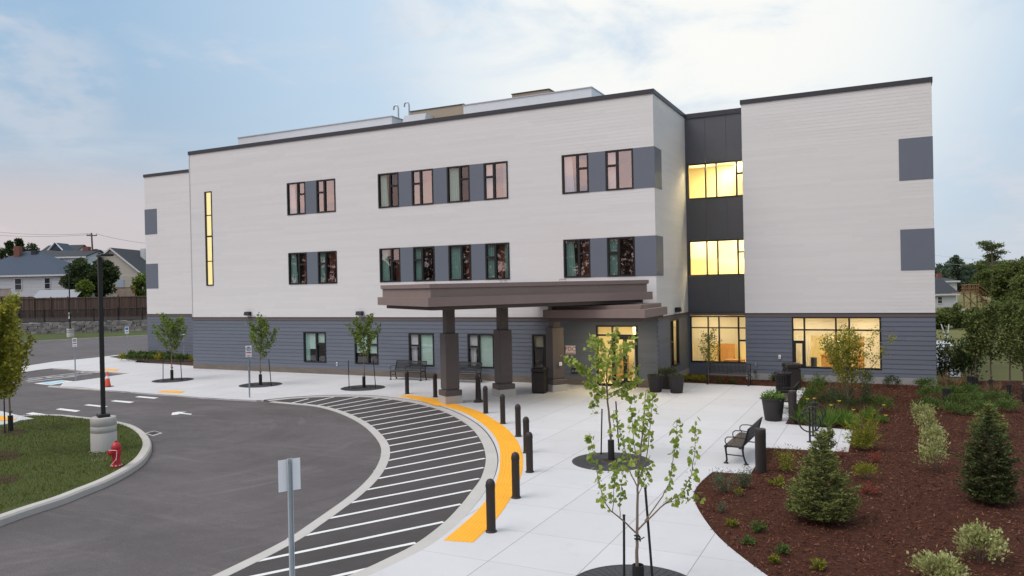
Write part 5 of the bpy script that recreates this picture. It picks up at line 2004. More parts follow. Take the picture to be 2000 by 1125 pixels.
# ------------------------------------------------------------------ shrubs, conifers and flowers in the mulch bed
def shrub(name, lbl, px_, py_, wpx, hpx, leafm, n, ln, wd, style='dome', z=0.0, group=None, cat='shrub', depth=None, seed=None, stem=True, rot=0, asp=1.0):
    g = G(px_, py_, z)
    sc = ((g-CAM).dot(fwd))/FPX
    w_, h_ = wpx*sc, hpx*sc
    nr = np.random.default_rng(seed if seed is not None else int(px_*7+py_))
    # the picked point is the front foot: step back by the shrub's half depth
    back = Vector((fwd.x, fwd.y, 0)).normalized()*w_*.32
    t = thing(name, lbl, cat, (g.x+back.x, g.y+back.y, z), rot, group)
    R_ = w_/2
    if style == 'dome':
        n = int(n*1.9)
        nc = max(8, n//60)
        ca = nr.uniform(0, 2*pi, nc)
        cr = np.sqrt(nr.uniform(0, 1, nc))*R_*.78
        cz = h_*np.sqrt(np.maximum(.05, 1-(cr/R_)**2))*nr.uniform(.45, .9, nc)
        k = nr.integers(0, nc, n)
        off = nr.normal(0, 1, (n, 3))*np.array([R_*.2, R_*.2, h_*.14])
        P = np.column_stack([cr[k]*np.cos(ca[k]), cr[k]*np.sin(ca[k])*asp, cz[k]])+off
        P[:, 2] = np.maximum(P[:, 2], .01)
        D = P/np.array([R_, R_, h_])*np.array([1, 1, .9])+np.array([0, 0, .35])+unit(n, nr)*.75
    elif style == 'spray':                      # arching feathery sprays
        n = int(n*1.7)
        ns = max(8, n//22)
        P, D = [], []
        for i in range(ns):
            a = nr.uniform(0, 2*pi)
            el = nr.uniform(.25, 1.35)
            ll = nr.uniform(.7, 1.05)
            for q in range(n//ns):
                f = nr.uniform(.2, 1)
                r_ = R_*ll*f*cos(el*.8)
                zz = h_*ll*sin(el)*(f-.25*f*f*cos(el))
                P.append((r_*cos(a)+nr.normal(0, .04)*w_, r_*sin(a)*asp+nr.normal(0, .04)*w_, max(.01, zz)))
                D.append((cos(a)*cos(el)+nr.normal(0, .55), sin(a)*cos(el)+nr.normal(0, .55), sin(el)*.8+nr.normal(0, .4)))
        P, D = np.array(P), np.array(D)
    elif style == 'tuft':                       # blades from the crown of the plant
        a = nr.uniform(0, 2*pi, n)
        el = nr.uniform(.5, 1.5, n)
        P = np.column_stack([nr.normal(0, R_*.22, n), nr.normal(0, R_*.22, n), np.zeros(n)])
        D = np.column_stack([np.cos(a)*np.cos(el), np.sin(a)*np.cos(el), np.sin(el)])
        ln = nr.uniform(.55, 1.0, n)*h_
        leaves('foliage', P, D, unit(n, nr), ln, wd, leafm, t, fold=.1)
        return t
    elif style == 'upright':
        n = int(n*1.7)
        ns = max(5, n//26)
        P, D = [], []
        for i in range(ns):
            a, r_ = nr.uniform(0, 2*pi), R_*math.sqrt(nr.uniform(0, 1))
            hh = h_*nr.uniform(.55, 1.0)
            for q in range(n//ns):
                f = nr.uniform(.12, 1)
                P.append((r_*cos(a)*(.4+.6*f)+nr.normal(0, .03), r_*sin(a)*(.4+.6*f)+nr.normal(0, .03), hh*f))
                D.append((nr.normal(0, .7), nr.normal(0, .7), .5+nr.normal(0, .3)))
        P, D = np.array(P), np.array(D)
    m_ = len(P)
    leaves('foliage', P, D, unit(m_, nr)*.7+np.array([0, 0, .6]), nr.uniform(.7, 1.3, m_)*ln, nr.uniform(.8, 1.2, m_)*wd, leafm, t)
    if stem:
        mb = MB()
        for i in range(7):
            a = i*.9
            mb.tube([(.02*cos(a), .02*sin(a), -.01), (R_*.3*cos(a), R_*.3*sin(a)*asp, h_*.4), (R_*.5*cos(a+.3), R_*.5*sin(a+.3)*asp, h_*.66)], [.008, .006, .003], 5)
        mb.build('stem', M['darkbark'], t)
    return t


def spruce(lbl, px_, py_, wpx, hpx, leafm, seed, dens=1.0, z=0.0, group='small spruces in the mulch bed', prof=((0, .72), (.12, .98), (.28, 1.0), (.42, .74), (.6, .50), (.76, .27), (.86, .12), (1, .03))):
    """a young spruce: trunk, whorls of uneven upswept limbs, sprays of needles"""
    g = G(px_, py_, z)
    sc = ((g-CAM).dot(fwd))/FPX
    w_, h_ = wpx*sc, hpx*sc
    nr = np.random.default_rng(seed)
    back = Vector((fwd.x, fwd.y, 0)).normalized()*w_*.3
    t = thing('spruce_tree', lbl, 'spruce', (g.x+back.x, g.y+back.y, z), 0, group)
    mb = MB()
    mb.tube([(0, 0, -.02), (0, 0, h_*.5), (.01, 0, h_*.99)], [.035, .02, .004], 7)
    pf = [p[0] for p in prof]
    pr = [p[1] for p in prof]
    P, D, LN = [], [], []
    nl = 22
    for i in range(nl):
        f = (i+.5)/nl
        rad = w_/2*float(np.interp(f, pf, pr))
        zc = h_*max(.03, f-.10*float(np.interp(f, pf, pr)))
        nb = max(4, int((4+9*rad/(w_/2))*dens))
        for b in range(nb):
            a = 2*pi*b/nb+nr.uniform(-.4, .4)+i*.7
            ll = rad*nr.uniform(.70, 1.14)
            rise = nr.uniform(.12, .5)+.5*f
            ns = 4+int(ll*16)
            pts = [np.array([0, 0, zc])]
            for q in range(1, 4):
                s_ = q/3
                pts.append(np.array([ll*s_*cos(a), ll*s_*sin(a), zc+ll*rise*s_**1.7+nr.normal(0, .008)]))
            mb.tube([tuple(p) for p in pts], [.006, .005, .003, .002], 4)
            for q in range(ns):
                s_ = nr.uniform(.25, 1.0)**.8
                base = np.array([ll*s_*cos(a), ll*s_*sin(a), zc+ll*rise*s_**1.7])
                sd_ = nr.choice([-1, 0, 1], p=[.4, .2, .4])
                da = a+sd_*nr.uniform(.5, 1.0)
                tl = nr.uniform(.06, .15)*(1.15-.4*s_)*(1 if ll > .12 else .7)
                dv = np.array([cos(da), sin(da), nr.uniform(-.12, .55)])
                for k in range(9):
                    u = k/8
                    P.append(base+dv*tl*u)
                    sgn = 1 if k % 2 else -1
                    D.append(dv*.9+np.array([-sin(da)*sgn*.6, cos(da)*sgn*.6, .35])+nr.normal(0, .22, 3))
    for q in range(90):
        zz = h_*nr.uniform(.80, 1.0)
        P.append((nr.normal(0, .008), nr.normal(0, .008), zz))
        D.append((nr.normal(0, .6), nr.normal(0, .6), .8))
    mb.build('trunk', M['darkbark'], t)
    P, D = np.array(P), np.array(D)
    n = len(P)
    leaves('crown', P, D, unit(n, nr), nr.uniform(.036, .075, n), nr.uniform(.014, .026, n), leafm, t)
    return t


spruce('bushy young spruce in the middle of the mulch bed', 1622, 1030, 130, 176, L['spruce'], 3, 1.3)
spruce('dark narrow spruce at the right edge of the mulch bed', 1950, 990, 96, 172, L['darkspruce'], 7, 1.25, prof=((0, .70), (.15, .95), (.35, 1.0), (.55, .92), (.72, .66), (.84, .30), (.92, .12), (1, .03)))
spruce('small faint spruce top behind the dark narrow spruce', 1943, 856, 62, 62, L['spruce'], 9, .7)

shrub('juniper_shrub', 'bright yellow green feathery shrub right of the bicycle racks', 1698, 884, 80, 90, L['lime'], 1500, .07, .02, 'spray')
shrub('spirea_shrub', 'lime green spirea between path light and spruce', 1541, 925, 48, 52, L['lime'], 420, .045, .022, 'upright', group='lime spireas in the mulch')
shrub('spirea_shrub', 'small lime spirea just below the taller one by the path light', 1521, 952, 36, 24, L['lime'], 260, .045, .02, 'spray', group='lime spireas in the mulch')
shrub('spirea_shrub', 'yellow green spirea right of the spruce beside red plants', 1700, 941, 46, 36, L['lime'], 320, .045, .022, 'dome', group='lime spireas in the mulch')
shrub('barberry_shrub', 'small red leaved plant below the yellow green spirea', 1703, 967, 40, 27, L['redleaf'], 240, .05, .016, 'spray', group='red leaved plants')
shrub('barberry_shrub', 'small red leaved plant behind the yellow green spirea', 1713, 905, 26, 22, L['redleaf'], 160, .045, .016, 'upright', group='red leaved plants')
shrub('barberry_shrub', 'few red sprigs beside the spruce top', 1646, 893, 26, 20, L['redleaf'], 90, .045, .014, 'upright', group='red leaved plants')
shrub('perennial_plant', 'grey green upright perennial at the near corner of the bed', 1418, 968, 52, 48, L['bluegreen'], 380, .06, .014, 'upright', group='grey green perennials by the bed edge')
shrub('perennial_plant', 'grey green bushy perennial in front of the path light', 1456, 956, 34, 44, L['bluegreen'], 380, .06, .014, 'upright', group='grey green perennials by the bed edge')
shrub('perennial_plant', 'thin grey sprig lowest along the bed edge group', 1411, 1002, 18, 24, L['bluegreen'], 70, .06, .012, 'upright', group='grey green perennials by the bed edge')
shrub('perennial_plant', 'tiny lime clump beside the grey green perennials', 1444, 970, 16, 15, L['lime'], 90, .04, .014, 'dome')
for i, (px_, py_, w_, h_, lm, lb) in enumerate([(1432, 1030, 30, 15, 'lime', 'low yellow clump uppermost in the row of edge plants'), (1485, 1042, 38, 24, 'yew', 'low green clump right of the yellow edge clump'), (1464, 1065, 32, 16, 'juniper', 'low dark green clump below the yellow edge clump'), (1533, 1085, 30, 22, 'juniper', 'low green clump midway down the lower bed'), (1515, 1102, 22, 17, 'lime', 'low yellow green clump nearest the curved bed edge'), (1601, 1115, 32, 24, 'lime', 'low olive clump below the big spruce')]):
    shrub('ground_cover_plant', lb, px_, py_, w_, h_, L[lm], 260, .045, .016, 'spray', group='low clumps along the bed edge')
for i, (px_, py_, w_, h_, lb) in enumerate([(1932, 1108, 86, 66, 'large cream variegated dogwood at the bottom right'), (1852, 1150, 98, 54, 'cream variegated dogwood cut by the bottom edge'), (1838, 927, 58, 66, 'variegated dogwood nearest in the pale row'), (1832, 884, 52, 52, 'variegated dogwood second nearest in the pale row'), (1820, 851, 46, 44, 'variegated dogwood third in the pale row'), (1810, 824, 40, 36, 'variegated dogwood farthest in the pale row')]):
    shrub('dogwood_shrub', lb, px_, py_, w_, h_, L['varieg'], 620 if i < 2 else 420, .065, .034, 'dome', group='variegated dogwoods')
for i, (px_, py_, w_, h_, lb) in enumerate([(1822, 762, 46, 22, 'dark juniper mat by the wing corner'), (1826, 780, 46, 22, 'dark juniper mat second from the wing corner'), (1818, 802, 48, 24, 'dark juniper mat just behind the pale row'), (1868, 776, 44, 20, 'juniper mat behind the stump coloured guard'), (1876, 795, 46, 22, 'juniper mat middle of the second row'), (1872, 812, 52, 22, 'juniper mat nearest in the second row'), (1905, 775, 44, 20, 'juniper mat back of the third row'), (1916, 793, 48, 22, 'juniper mat middle of the third row'), (1930, 812, 54, 24, 'juniper mat nearest in the third row'), (1962, 790, 54, 24, 'juniper mat in the fourth row by the thin trees'), (1975, 806, 50, 22, 'juniper mat nearest in the fourth row')]):
    shrub('juniper_shrub', lb, px_, py_, w_, h_, L['juniper'], 620, .08, .022, 'dome', group='juniper mats beyond the wing corner', stem=False)
for i, (px_, py_, w_, h_, lm, lb, st) in enumerate([
        (1580, 808, 30, 26, 'yew', 'green yew nearest in the short row by the path light', 'dome'), (1590, 790, 34, 28, 'yew', 'green yew middle of the short row by the path light', 'dome'), (1600, 772, 34, 26, 'yew', 'green yew farthest in the short row by the path light', 'dome'),
        (1726, 808, 40, 30, 'yew', 'round green yew right of the daylilies', 'dome'), (1650, 806, 40, 30, 'dark', 'dark round shrub behind the daylilies', 'dome'), (1690, 804, 36, 28, 'dark', 'dark round shrub left of the round yew', 'dome'), (1620, 800, 34, 26, 'dark', 'dark round shrub nearest the bicycle racks', 'dome'),
        (1634, 788, 26, 36, 'bluegreen', 'blue green broadleaf shrub left below the thin tree', 'upright'), (1662, 786, 26, 34, 'bluegreen', 'blue green broadleaf shrub below the thin tree', 'upright'), (1697, 786, 28, 40, 'bluegreen', 'blue green broadleaf shrub right below the thin tree', 'upright'),
        (1745, 757, 26, 20, 'dark', 'dark round shrub alone against the wing wall', 'dome'), (1696, 758, 30, 26, 'dark', 'dark round shrub against wall right of the window tree', 'dome'), (1607, 752, 28, 22, 'juniper', 'green tuft shrub right of the wall path light', 'spray'), (1564, 750, 26, 24, 'juniper', 'green tuft shrub behind the box bin', 'spray'), (1514, 745, 18, 18, 'juniper', 'green tuft shrub left of the box bin', 'spray'), (1476, 741, 20, 22, 'juniper', 'green tuft shrub at the right end of recess bench', 'spray')]):
    shrub('bed_shrub', lb, px_, py_, w_*1.2, h_*1.25, L[lm], 460, .06, .022, st, group='shrubs in front of the wing')
for i, (px_, py_, lb) in enumerate([(1340, 744, 'grassy clump at the left end of recess bed'), (1358, 745, 'grassy clump second in the recess bed'), (1375, 746, 'grassy clump left of the recess bench'), (1408, 748, 'small grassy clump under the recess bench left half'), (1432, 749, 'small grassy clump under the recess bench right half')]):
    shrub('grass_clump', lb, px_, py_, 24, 20 if i < 3 else 12, L['olive'] if i < 3 else L['juniper'], 150, .1, .014, 'tuft', group='grassy clumps in the recess bed', stem=False, cat='ornamental grass')
# daylilies with yellow flowers
for i, (px_, py_, w_, h_, lb, fl) in enumerate([(1574, 830, 44, 44, 'daylily clump nearest the path light with yellow blooms', [(1577, 781), (1590, 780)]), (1622, 836, 44, 48, 'daylily clump behind the racks with two yellow blooms', [(1623, 793), (1639, 785)]), (1650, 832, 40, 42, 'daylily clump in the middle with one yellow bloom', [(1667, 802)]), (1668, 838, 36, 36, 'daylily clump right of middle', [(1656, 830)]), (1705, 822, 36, 30, 'daylily clump at the right with pale blooms', [(1707, 803), (1726, 793)]), (1600, 834, 34, 32, 'small daylily clump among the bicycle racks', [(1597, 813)]), (1728, 826, 18, 16, 'small daylily with an orange yellow bloom above lime shrub', [(1730, 813)])]):
    t = shrub('daylily_plant', lb, px_, py_, w_*1.1, h_*1.1, L['bright'], 210, .2, .018, 'tuft', group='yellow daylilies', stem=False, cat='daylily')
    base = t.location
    dd_ = (Vector(base)-CAM).dot(fwd)
    mb = MB()
    Pf, Df = [], []
    for fx, fy in fl:
        e = PD(fx, fy, dd_)-base
        mb.tube([(0, 0, 0), tuple(e*.5+Vector((0, 0, .05))), tuple(e)], .005, 5)
        for k in range(6):
            a = k*pi/3
            Pf.append(tuple(e))
            Df.append((cos(a), sin(a), .7))
    mb.build('stalk', M['bark'], t)
    leaves('flower', np.array(Pf), np.array(Df), np.tile([0, 0, 1.0], (len(Pf), 1)), .085, .05, L['flower'], t)
small_tree('serviceberry_shrub', 'loose multi stemmed shrub in front of the dining window', 1657, 790, 1.85, 1.9, .15, 16, 3, L['olive'], 4, .085, 51, sleeve=False, cat='shrub', jit=.09, steep=1.5)
small_tree('sapling_tree', 'thin sapling in front of the recess window', 1384, 746, 2.3, .85, .55, 9, 2, L['street'], 2, .08, 53, sleeve=False, jit=.06, steep=1.3)
small_tree('sapling_tree', 'tiny upright sapling above the big spruce top', 1617, 905, .95, .22, .3, 7, 1, L['spruce'], 5, .06, 54, sleeve=False, jit=.03)

# hedge of round shrubs at the left wing
hpos = []
for k in range(11):
    f = k/10
    hpos.append((236+f*140, 705.5+f*1.5, 15, 13))
for k in range(9):
    f = k/8
    hpos.append((254+f*118, 699+f*1, 15, 12))
for i, (px_, py_, w_, h_) in enumerate(hpos):
    lb = 'clipped round shrub in the %s row under the left wing' % ('front' if i < 11 else 'back')
    shrub('hedge_shrub', lb, px_, py_, w_, h_, L['juniper'] if i % 5 else L['olive'], 130, .12, .06, 'dome', group='round shrubs in the front row under the left wing' if i < 11 else 'round shrubs in the back row under the left wing', stem=False, seed=900+i)

# ------------------------------------------------------------------ right background
YT = [(1907, 762, 3.3, 'thin young tree with grey guard farthest left on the lawn'), (1936, 767, 3.7, 'thin young tree with pale guard in the middle of lawn row'), (1971, 778, 3.9, 'thin young tree with dark sleeve right on the lawn'), (2001, 786, 3.6, 'thin young tree cut by the right picture edge')]
for i, (px_, py_, h_, lb) in enumerate(YT):
    small_tree('lawn_sapling_tree', lb, px_, py_, h_, .55, 1.15, 11, 2, L['mid'], 3, .12, 60+i, z=-.02, group='young trees on the right lawn', bark=M['darkbark'], jit=.12)
shrub('corner_shrub', 'loose dark green shrub at the wing corner', 1850, 748, 44, 105, L['mid'], 620, .12, .06, 'upright')
for i, (px_, py_, w_, h_, lb) in enumerate([(1858, 765, 26, 46, 'tan feather grass tuft at the wing corner'), (1946, 776, 22, 38, 'tan feather grass tuft between the thin trees'), (1886, 760, 22, 40, 'tan feather grass tuft by the first thin tree')]):
    shrub('feather_grass', lb, px_, py_, w_, h_, L['tan'], 170, .3, .02, 'tuft', group='tan feather grasses', stem=False, cat='ornamental grass')
for px_, py_, lb in ((1849, 790, 'short black post stump among the junipers'), (1896, 763, 'short black sleeve stump left of the thin trees')):
    g = G(px_, py_, 0)
    t = thing('plant_guard', lb, 'plant guard', (g.x, g.y, 0))
    mb = MB()
    mb.lathe([(.13, 0), (.12, .4), (.13, .55), (.1, .55), (.09, .1)], 10, cap=False)
    mb.build('sleeve', M['rubber'], t)
    mb = MB()
    mb.tube([(0, 0, 0), (.02, 0, .5), (.0, .02, .8)], .02, 6)
    mb.build('stem', M['darkbark'], t)
shrub('lawn_shrub', 'dark dense shrub between corner and thin trees', 1898, 752, 56, 82, L['dark'], 900, .14, .07, 'dome')
flat('mulch_patch_ground', [G(x, y, -.1) for x, y in [(1868, 742), (1990, 742), (2050, 752), (1990, 762), (1880, 757)]], -.125, M['mulch'])


def crown_tree(name, lbl, base, height, spread, leafm, n, lsz, seed, trunk_h=.25, group=None, kind='broad', nclump=26):
    """a full grown tree: tapered trunk with limbs, leaf clumps spread through the crown"""
    rr, nr = random.Random(seed), np.random.default_rng(seed)
    t = thing(name, lbl, 'tree', base, 0, group)
    mb = MB()
    mb.tube([(0, 0, -.3), (0, 0, height*.3), (spread*.05, 0, height*.6), (0, 0, height*.92)], [height*.028, height*.02, height*.013, height*.003], 8)
    C, CR = [], []
    for i in range(nclump):
        if kind == 'cone':
            f = nr.uniform(0, 1)
            zc = height*(trunk_h+(1-trunk_h)*f)
            r_ = spread*(1-f)**.8*nr.uniform(.3, .95)
            a = nr.uniform(0, 2*pi)
            c = np.array([r_*cos(a), r_*sin(a), zc])
            cr = spread*(.16+.22*(1-f))
        else:
            v = unit(1, nr)[0]*nr.uniform(.45, .95)
            zc = height*(trunk_h+(1-trunk_h)*.5)+v[2]*height*(1-trunk_h)*.5
            c = np.array([v[0]*spread, v[1]*spread, zc])
            cr = spread*nr.uniform(.2, .38)
        C.append(c)
        CR.append(cr)
        if i % 2 == 0:
            z0 = max(height*.15, c[2]-height*.2)
            mb.tube([(0, 0, z0), tuple((c*np.array([.5, .5, 1])+np.array([0, 0, z0]))*np.array([1, 1, .5])), tuple(c)], [height*.009, height*.006, height*.002], 5)
    mb.build('trunk', M['darkbark'], t)
    C, CR = np.array(C), np.array(CR)
    k = nr.integers(0, nclump, n)
    u = unit(n, nr)*(nr.uniform(.35, 1.05, n)**.6)[:, None]
    P = C[k]+u*CR[k][:, None]*np.array([1, 1, .72])
    D = u+unit(n, nr)*.8+np.array([0, 0, -.1])
    leaves('crown', P, D, unit(n, nr)*.8+u+np.array([0, 0, .5]), nr.uniform(.7, 1.4, n)*lsz, nr.uniform(.7, 1.3, n)*lsz*.6, leafm, t)
    return t


def at(px_, py_, depth, zground=None):
    p = PD(px_, py_, depth)
    return Vector((p.x, p.y, zground if zground is not None else p.z))


GZ = -.16
# hedge bushes across the back of the lawn
for i, (px_, top, w_) in enumerate([(1838, 606, 30), (1862, 603, 32), (1890, 609, 34), (1922, 610, 34), (1955, 602, 44), (1990, 596, 46), (2025, 598, 46)]):
    d_ = 66+i*.8
    b_ = at(px_, 640, d_, GZ)
    sc = d_/FPX
    crown_tree('hedge_bush', ['broad dark bush at the lawn end against the wing', 'broad dark bush below the distant gabled house', 'broad dark bush under the deck stairs', 'broad dark bush right of the deck stairs', 'broad dark bush below the pine', 'broad dark bush near the right edge', 'broad dark bush cut by the right picture edge'][i], b_, (648-top)*sc, w_*sc*.66, L['mid'], 2600, .22, 100+i, .02, 'bushes along the lawn end', nclump=22)
# big trees
for i, (px_, top, d_, wpx, lm, n_, lb, kd) in enumerate([(1962, 538, 88, 22, 'mid', 4200, 'broad leaved tree left of the pine above the hedge', 'broad'), (1918, 532, 128, 24, 'mid', 3000, 'soft green tree behind the deck stairs', 'broad'), (1948, 524, 132, 26, 'mid', 3000, 'soft green tree right of the deck stairs behind the pine', 'broad'), (1990, 520, 92, 44, 'mid', 6500, 'tall dark broad tree at the right edge', 'broad'), (2040, 508, 86, 46, 'mid', 6000, 'tall dark tree cut by the right picture edge', 'broad'), (2004, 560, 78, 34, 'mid', 4200, 'lower dark tree in front of the tall right trees', 'broad')]):
    sc = d_/FPX
    crown_tree('background_tree', lb, at(px_, 620, d_, GZ), (553+4.6/sc-top)*sc, wpx*sc, L[lm], n_, .34, 120+i, .15, 'trees beyond the right lawn', kd, 30)
d_ = 105
sc = d_/FPX
t = thing('pine_tree', 'open crowned pine standing above the right hand trees', 'tree', at(1940, 620, d_, GZ), 0)
hh = (553-487)*sc+4.6
mb = MB()
mb.tube([(0, 0, 0), (.1, 0, hh*.5), (-.1, 0, hh)], [.28, .2, .05], 8)
P, D = [], []
nr = np.random.default_rng(77)
for i in range(15):
    zc = hh*(.62+.38*i/14)
    a = nr.uniform(0, 2*pi)
    ll = (2.4-1.3*(i/14))*nr.uniform(.6, 1.15)
    e = np.array([ll*cos(a), ll*sin(a), zc+.35*nr.uniform(-.3, 1)])
    mb.tube([(0, 0, zc-.2), tuple(e*.5+np.array([0, 0, zc*.5-.1])), tuple(e)], [.06, .045, .02], 5)
    for q in range(210):
        f = nr.uniform(.35, 1.1)
        P.append(np.array([0, 0, zc-.2])*(1-f)+e*f+nr.normal(0, 1, 3)*np.array([.34, .34, .13]))
        D.append(nr.normal(0, 1, 3)*np.array([1, 1, .4]))
mb.build('trunk', M['darkbark'], t)
P, D = np.array(P), np.array(D)
leaves('crown', P, D, unit(len(P)), .34, .12, L['mid'], t)
# far wood on the horizon, right
wood = []
nr = np.random.default_rng(78)
n = 9000
pxs = nr.uniform(1815, 2120, n)
P = []
for px_ in pxs:
    d_ = nr.uniform(230, 262)
    hmax = (553-(531+6*sin(px_*.09)+4*sin(px_*.31+1)))*d_/FPX+4.6
    p = at(px_, 553, d_, 0)
    P.append((p.x, p.y, hmax*nr.uniform(0, 1)**.6))
P = np.array(P)
tag(leaves('far_wood', P, unit(n, nr), unit(n, nr), nr.uniform(.8, 1.6, n), nr.uniform(.6, 1.0, n), L['haze']), 'far wooded ridge on the horizon right of the residence', 'woods', kind='stuff')
d_ = 190
sc = d_/FPX
crown_tree('far_spruce_tree', 'distant pointed spruce above the far wood', at(1867, 553, d_, GZ), (553-516)*sc+4.6, 16*sc, L['haze'], 2600, .6, 140, .1, None, 'cone', 26)

# ------------------------------------------------------------------ houses


def lap_box(mb, x0, x1, y0, y1, z0, z1, e=.22):
    """four walls of lapped boards"""
    nrow = max(1, int((z1-z0)/e))
    h = (z1-z0)/nrow
    for r in range(nrow):
        a, b = z0+r*h, z0+(r+1)*h
        p = .025
        q = [(x0-p, y0-p, a), (x1+p, y0-p, a), (x1+p, y1+p, a), (x0-p, y1+p, a), (x0, y0, b), (x1, y0, b), (x1, y1, b), (x0, y1, b)]
        mb.add(q, [(0, 1, 5, 4), (1, 2, 6, 5), (2, 3, 7, 6), (3, 0, 4, 7), (0, 3, 2, 1)])


def house(name, lbl, px0, px1, ye, yb, yr, depth, deep, wallm, roofm, roof='hip', wins=(), door=None, rz=0.0, apex=None, ridge=.3, over=.35):
    """x0..x1 wall edges, eave / foot / ridge rows in the photograph at a given distance"""
    sc = depth/FPX
    xc = (px0+px1)/2
    p = PD(xc, yb, depth)
    hw = (px1-px0)/2*sc
    wh = (yb-ye)*sc
    rh = (ye-yr)*sc
    t = thing(name, lbl, 'house', (p.x, p.y, p.z), -YAW+rz, 'houses in the background')
    mb = MB()
    lap_box(mb, -hw, hw, 0, deep, -2.5, wh)
    if roof == 'gable_front':
        ax = ((apex if apex is not None else xc)-xc)*sc
        for yy in (.0, deep):
            mb.add([(-hw, yy, wh), (hw, yy, wh), (ax, yy, wh+rh)], [(0, 1, 2)])
    elif roof == 'gable_side':
        for xx in (-hw, hw):
            mb.add([(xx, 0, wh), (xx, deep, wh), (xx, deep/2, wh+rh)], [(0, 1, 2)])
    mb.build('wall', wallm, t)
    rm = MB()
    o = over
    if roof == 'hip':
        rl = hw*ridge
        q = [(-hw-o, -o, wh), (hw+o, -o, wh), (hw+o, deep+o, wh), (-hw-o, deep+o, wh), (-rl, deep/2, wh+rh), (rl, deep/2, wh+rh)]
        rm.add(q, [(0, 1, 5, 4), (1, 2, 5), (2, 3, 4, 5), (3, 0, 4), (3, 2, 1, 0)])
    elif roof == 'gable_front':
        th = .18
        for s_, xe in ((-1, -hw-o), (1, hw+o)):
            k = rh/(abs(xe)-o-0 if False else max(.1, abs(xe-ax)-o))
            ze = wh+rh-k*abs(xe-ax)
            q = [(ax, -o, wh+rh+.02), (xe, -o, ze), (xe, deep+o, ze), (ax, deep+o, wh+rh+.02)]
            q += [(x, y, z+th) for x, y, z in q]
            rm.add(q, [(3, 2, 1, 0), (4, 5, 6, 7), (0, 1, 5, 4), (1, 2, 6, 5), (2, 3, 7, 6), (3, 0, 4, 7)])
    elif roof == 'gable_side':
        th = .18
        for ye_, yr_ in ((-o, deep/2), (deep+o, deep/2)):
            q = [(-hw-o, ye_, wh-.1), (hw+o, ye_, wh-.1), (hw+o, yr_, wh+rh), (-hw-o, yr_, wh+rh)]
            q += [(x, y, z+th) for x, y, z in q]
            rm.add(q, [(3, 2, 1, 0), (4, 5, 6, 7), (0, 1, 5, 4), (1, 2, 6, 5), (2, 3, 7, 6), (3, 0, 4, 7)])
    rm.build('roof', roofm, t)
    tm = MB()
    if roof == 'gable_front':
        for s_, xe in ((-1, -hw-o), (1, hw+o)):
            k = rh/max(.1, abs(xe-ax)-o)
            ze = wh+rh-k*abs(xe-ax)
            q = [(ax, -o-.06, wh+rh-.1), (xe, -o-.06, ze-.12), (xe, -o-.06, ze+.2), (ax, -o-.06, wh+rh+.22)]
            q += [(x, y+.05, z) for x, y, z in q]
            tm.add(q, [(0, 1, 2, 3), (7, 6, 5, 4), (0, 4, 5, 1), (1, 5, 6, 2), (2, 6, 7, 3), (3, 7, 4, 0)])
    else:
        tm.box(-hw-o-.03, hw+o+.03, -o-.06, -o, wh-.24, wh+.02)
    tm.build('eave_trim', M['housetrim'], t)
    for wx0, wx1, wy0, wy1 in wins:
        a, b = (wx0-xc)*sc, (wx1-xc)*sc
        c_, d2 = (yb-wy1)*sc, (yb-wy0)*sc
        fm = MB()
        fm.box(a-.1, a, -.09, .0, c_-.1, d2+.1)
        fm.box(b, b+.1, -.09, .0, c_-.1, d2+.1)
        fm.box(a, b, -.09, .0, d2, d2+.1)
        fm.box(a, b, -.09, .0, c_-.1, c_)
        fm.box(a, b, -.085, -.03, (c_+d2)/2-.03, (c_+d2)/2+.03)
        wf = fm.build('window', M['housetrim'], t)
        MB().box(a, b, -.045, -.032, c_, d2).build('pane', M['houseglass'], wf)
    if door:
        a, b = (door[0]-xc)*sc, (door[1]-xc)*sc
        MB().box(a, b, -.08, 0, (yb-door[3])*sc, (yb-door[2])*sc).build('door', mat('pale_blue_door', (.42, .50, .58), .5), t)
    return t, sc, xc, yb


def chimney(t, sc, xc, yb, x0, x1, y0, y1, m, yy=2.5):
    MB().box((x0-xc)*sc, (x1-xc)*sc, yy, yy+(x1-x0)*sc, (yb-y1)*sc, (yb-y0)*sc).build('chimney', m, t)


h1 = house('white_house', 'low white house with big blue hipped roof at far left', -88, 128, 538, 600, 487, 118, 11, M['houselap'], M['shingle'], 'hip', [(31, 43, 545, 566), (89, 99, 545, 565)], ridge=.10)
chimney(*h1, -4, 7, 478, 500, M['brick'], 4)
chimney(*h1, 27, 37, 486, 500, M['darkshingle'], 4.5)
h2 = house('white_house', 'long white two storey house behind the blue roofed one', 58, 168, 502, 600, 489, 134, 9, M['houselap'], M['darkshingle'], 'gable_side', [(100, 105, 505, 518), (117, 126, 505, 517), (79, 84, 507, 515)])
chimney(*h2, 139, 150, 480, 494, M['brick'], 4)
chimney(*h2, 157, 166, 485.5, 494, M['darkshingle'], 4)
h4 = house('grey_house', 'dark roofed house with small white gable behind the white house', 74, 140, 500, 600, 478, 150, 9, M['creamlap'], M['darkshingle'], 'gable_side', [])
p = PD(130, 500, 149)
gb = MB()
s4 = 149/FPX
gb.add([(-13*s4, -3.2, 10*s4), (0, -3.2, 24*s4), (13*s4, -3.2, 10*s4), (-13*s4, 1, 10*s4), (0, 1, 24*s4), (13*s4, 1, 10*s4)], [(0, 2, 1), (0, 1, 4, 3), (1, 2, 5, 4)])
go = gb.build('gable', M['shingle'], h4[0])
go.location = ((130-107)*h4[1], 0, (600-500)*h4[1])
gt = MB()
gt.tube([(-14*s4, -3.3, 9*s4), (0, -3.3, 24.5*s4), (14*s4, -3.3, 9*s4)], .16, 4)
gt.build('gable_trim', M['housetrim'], go)
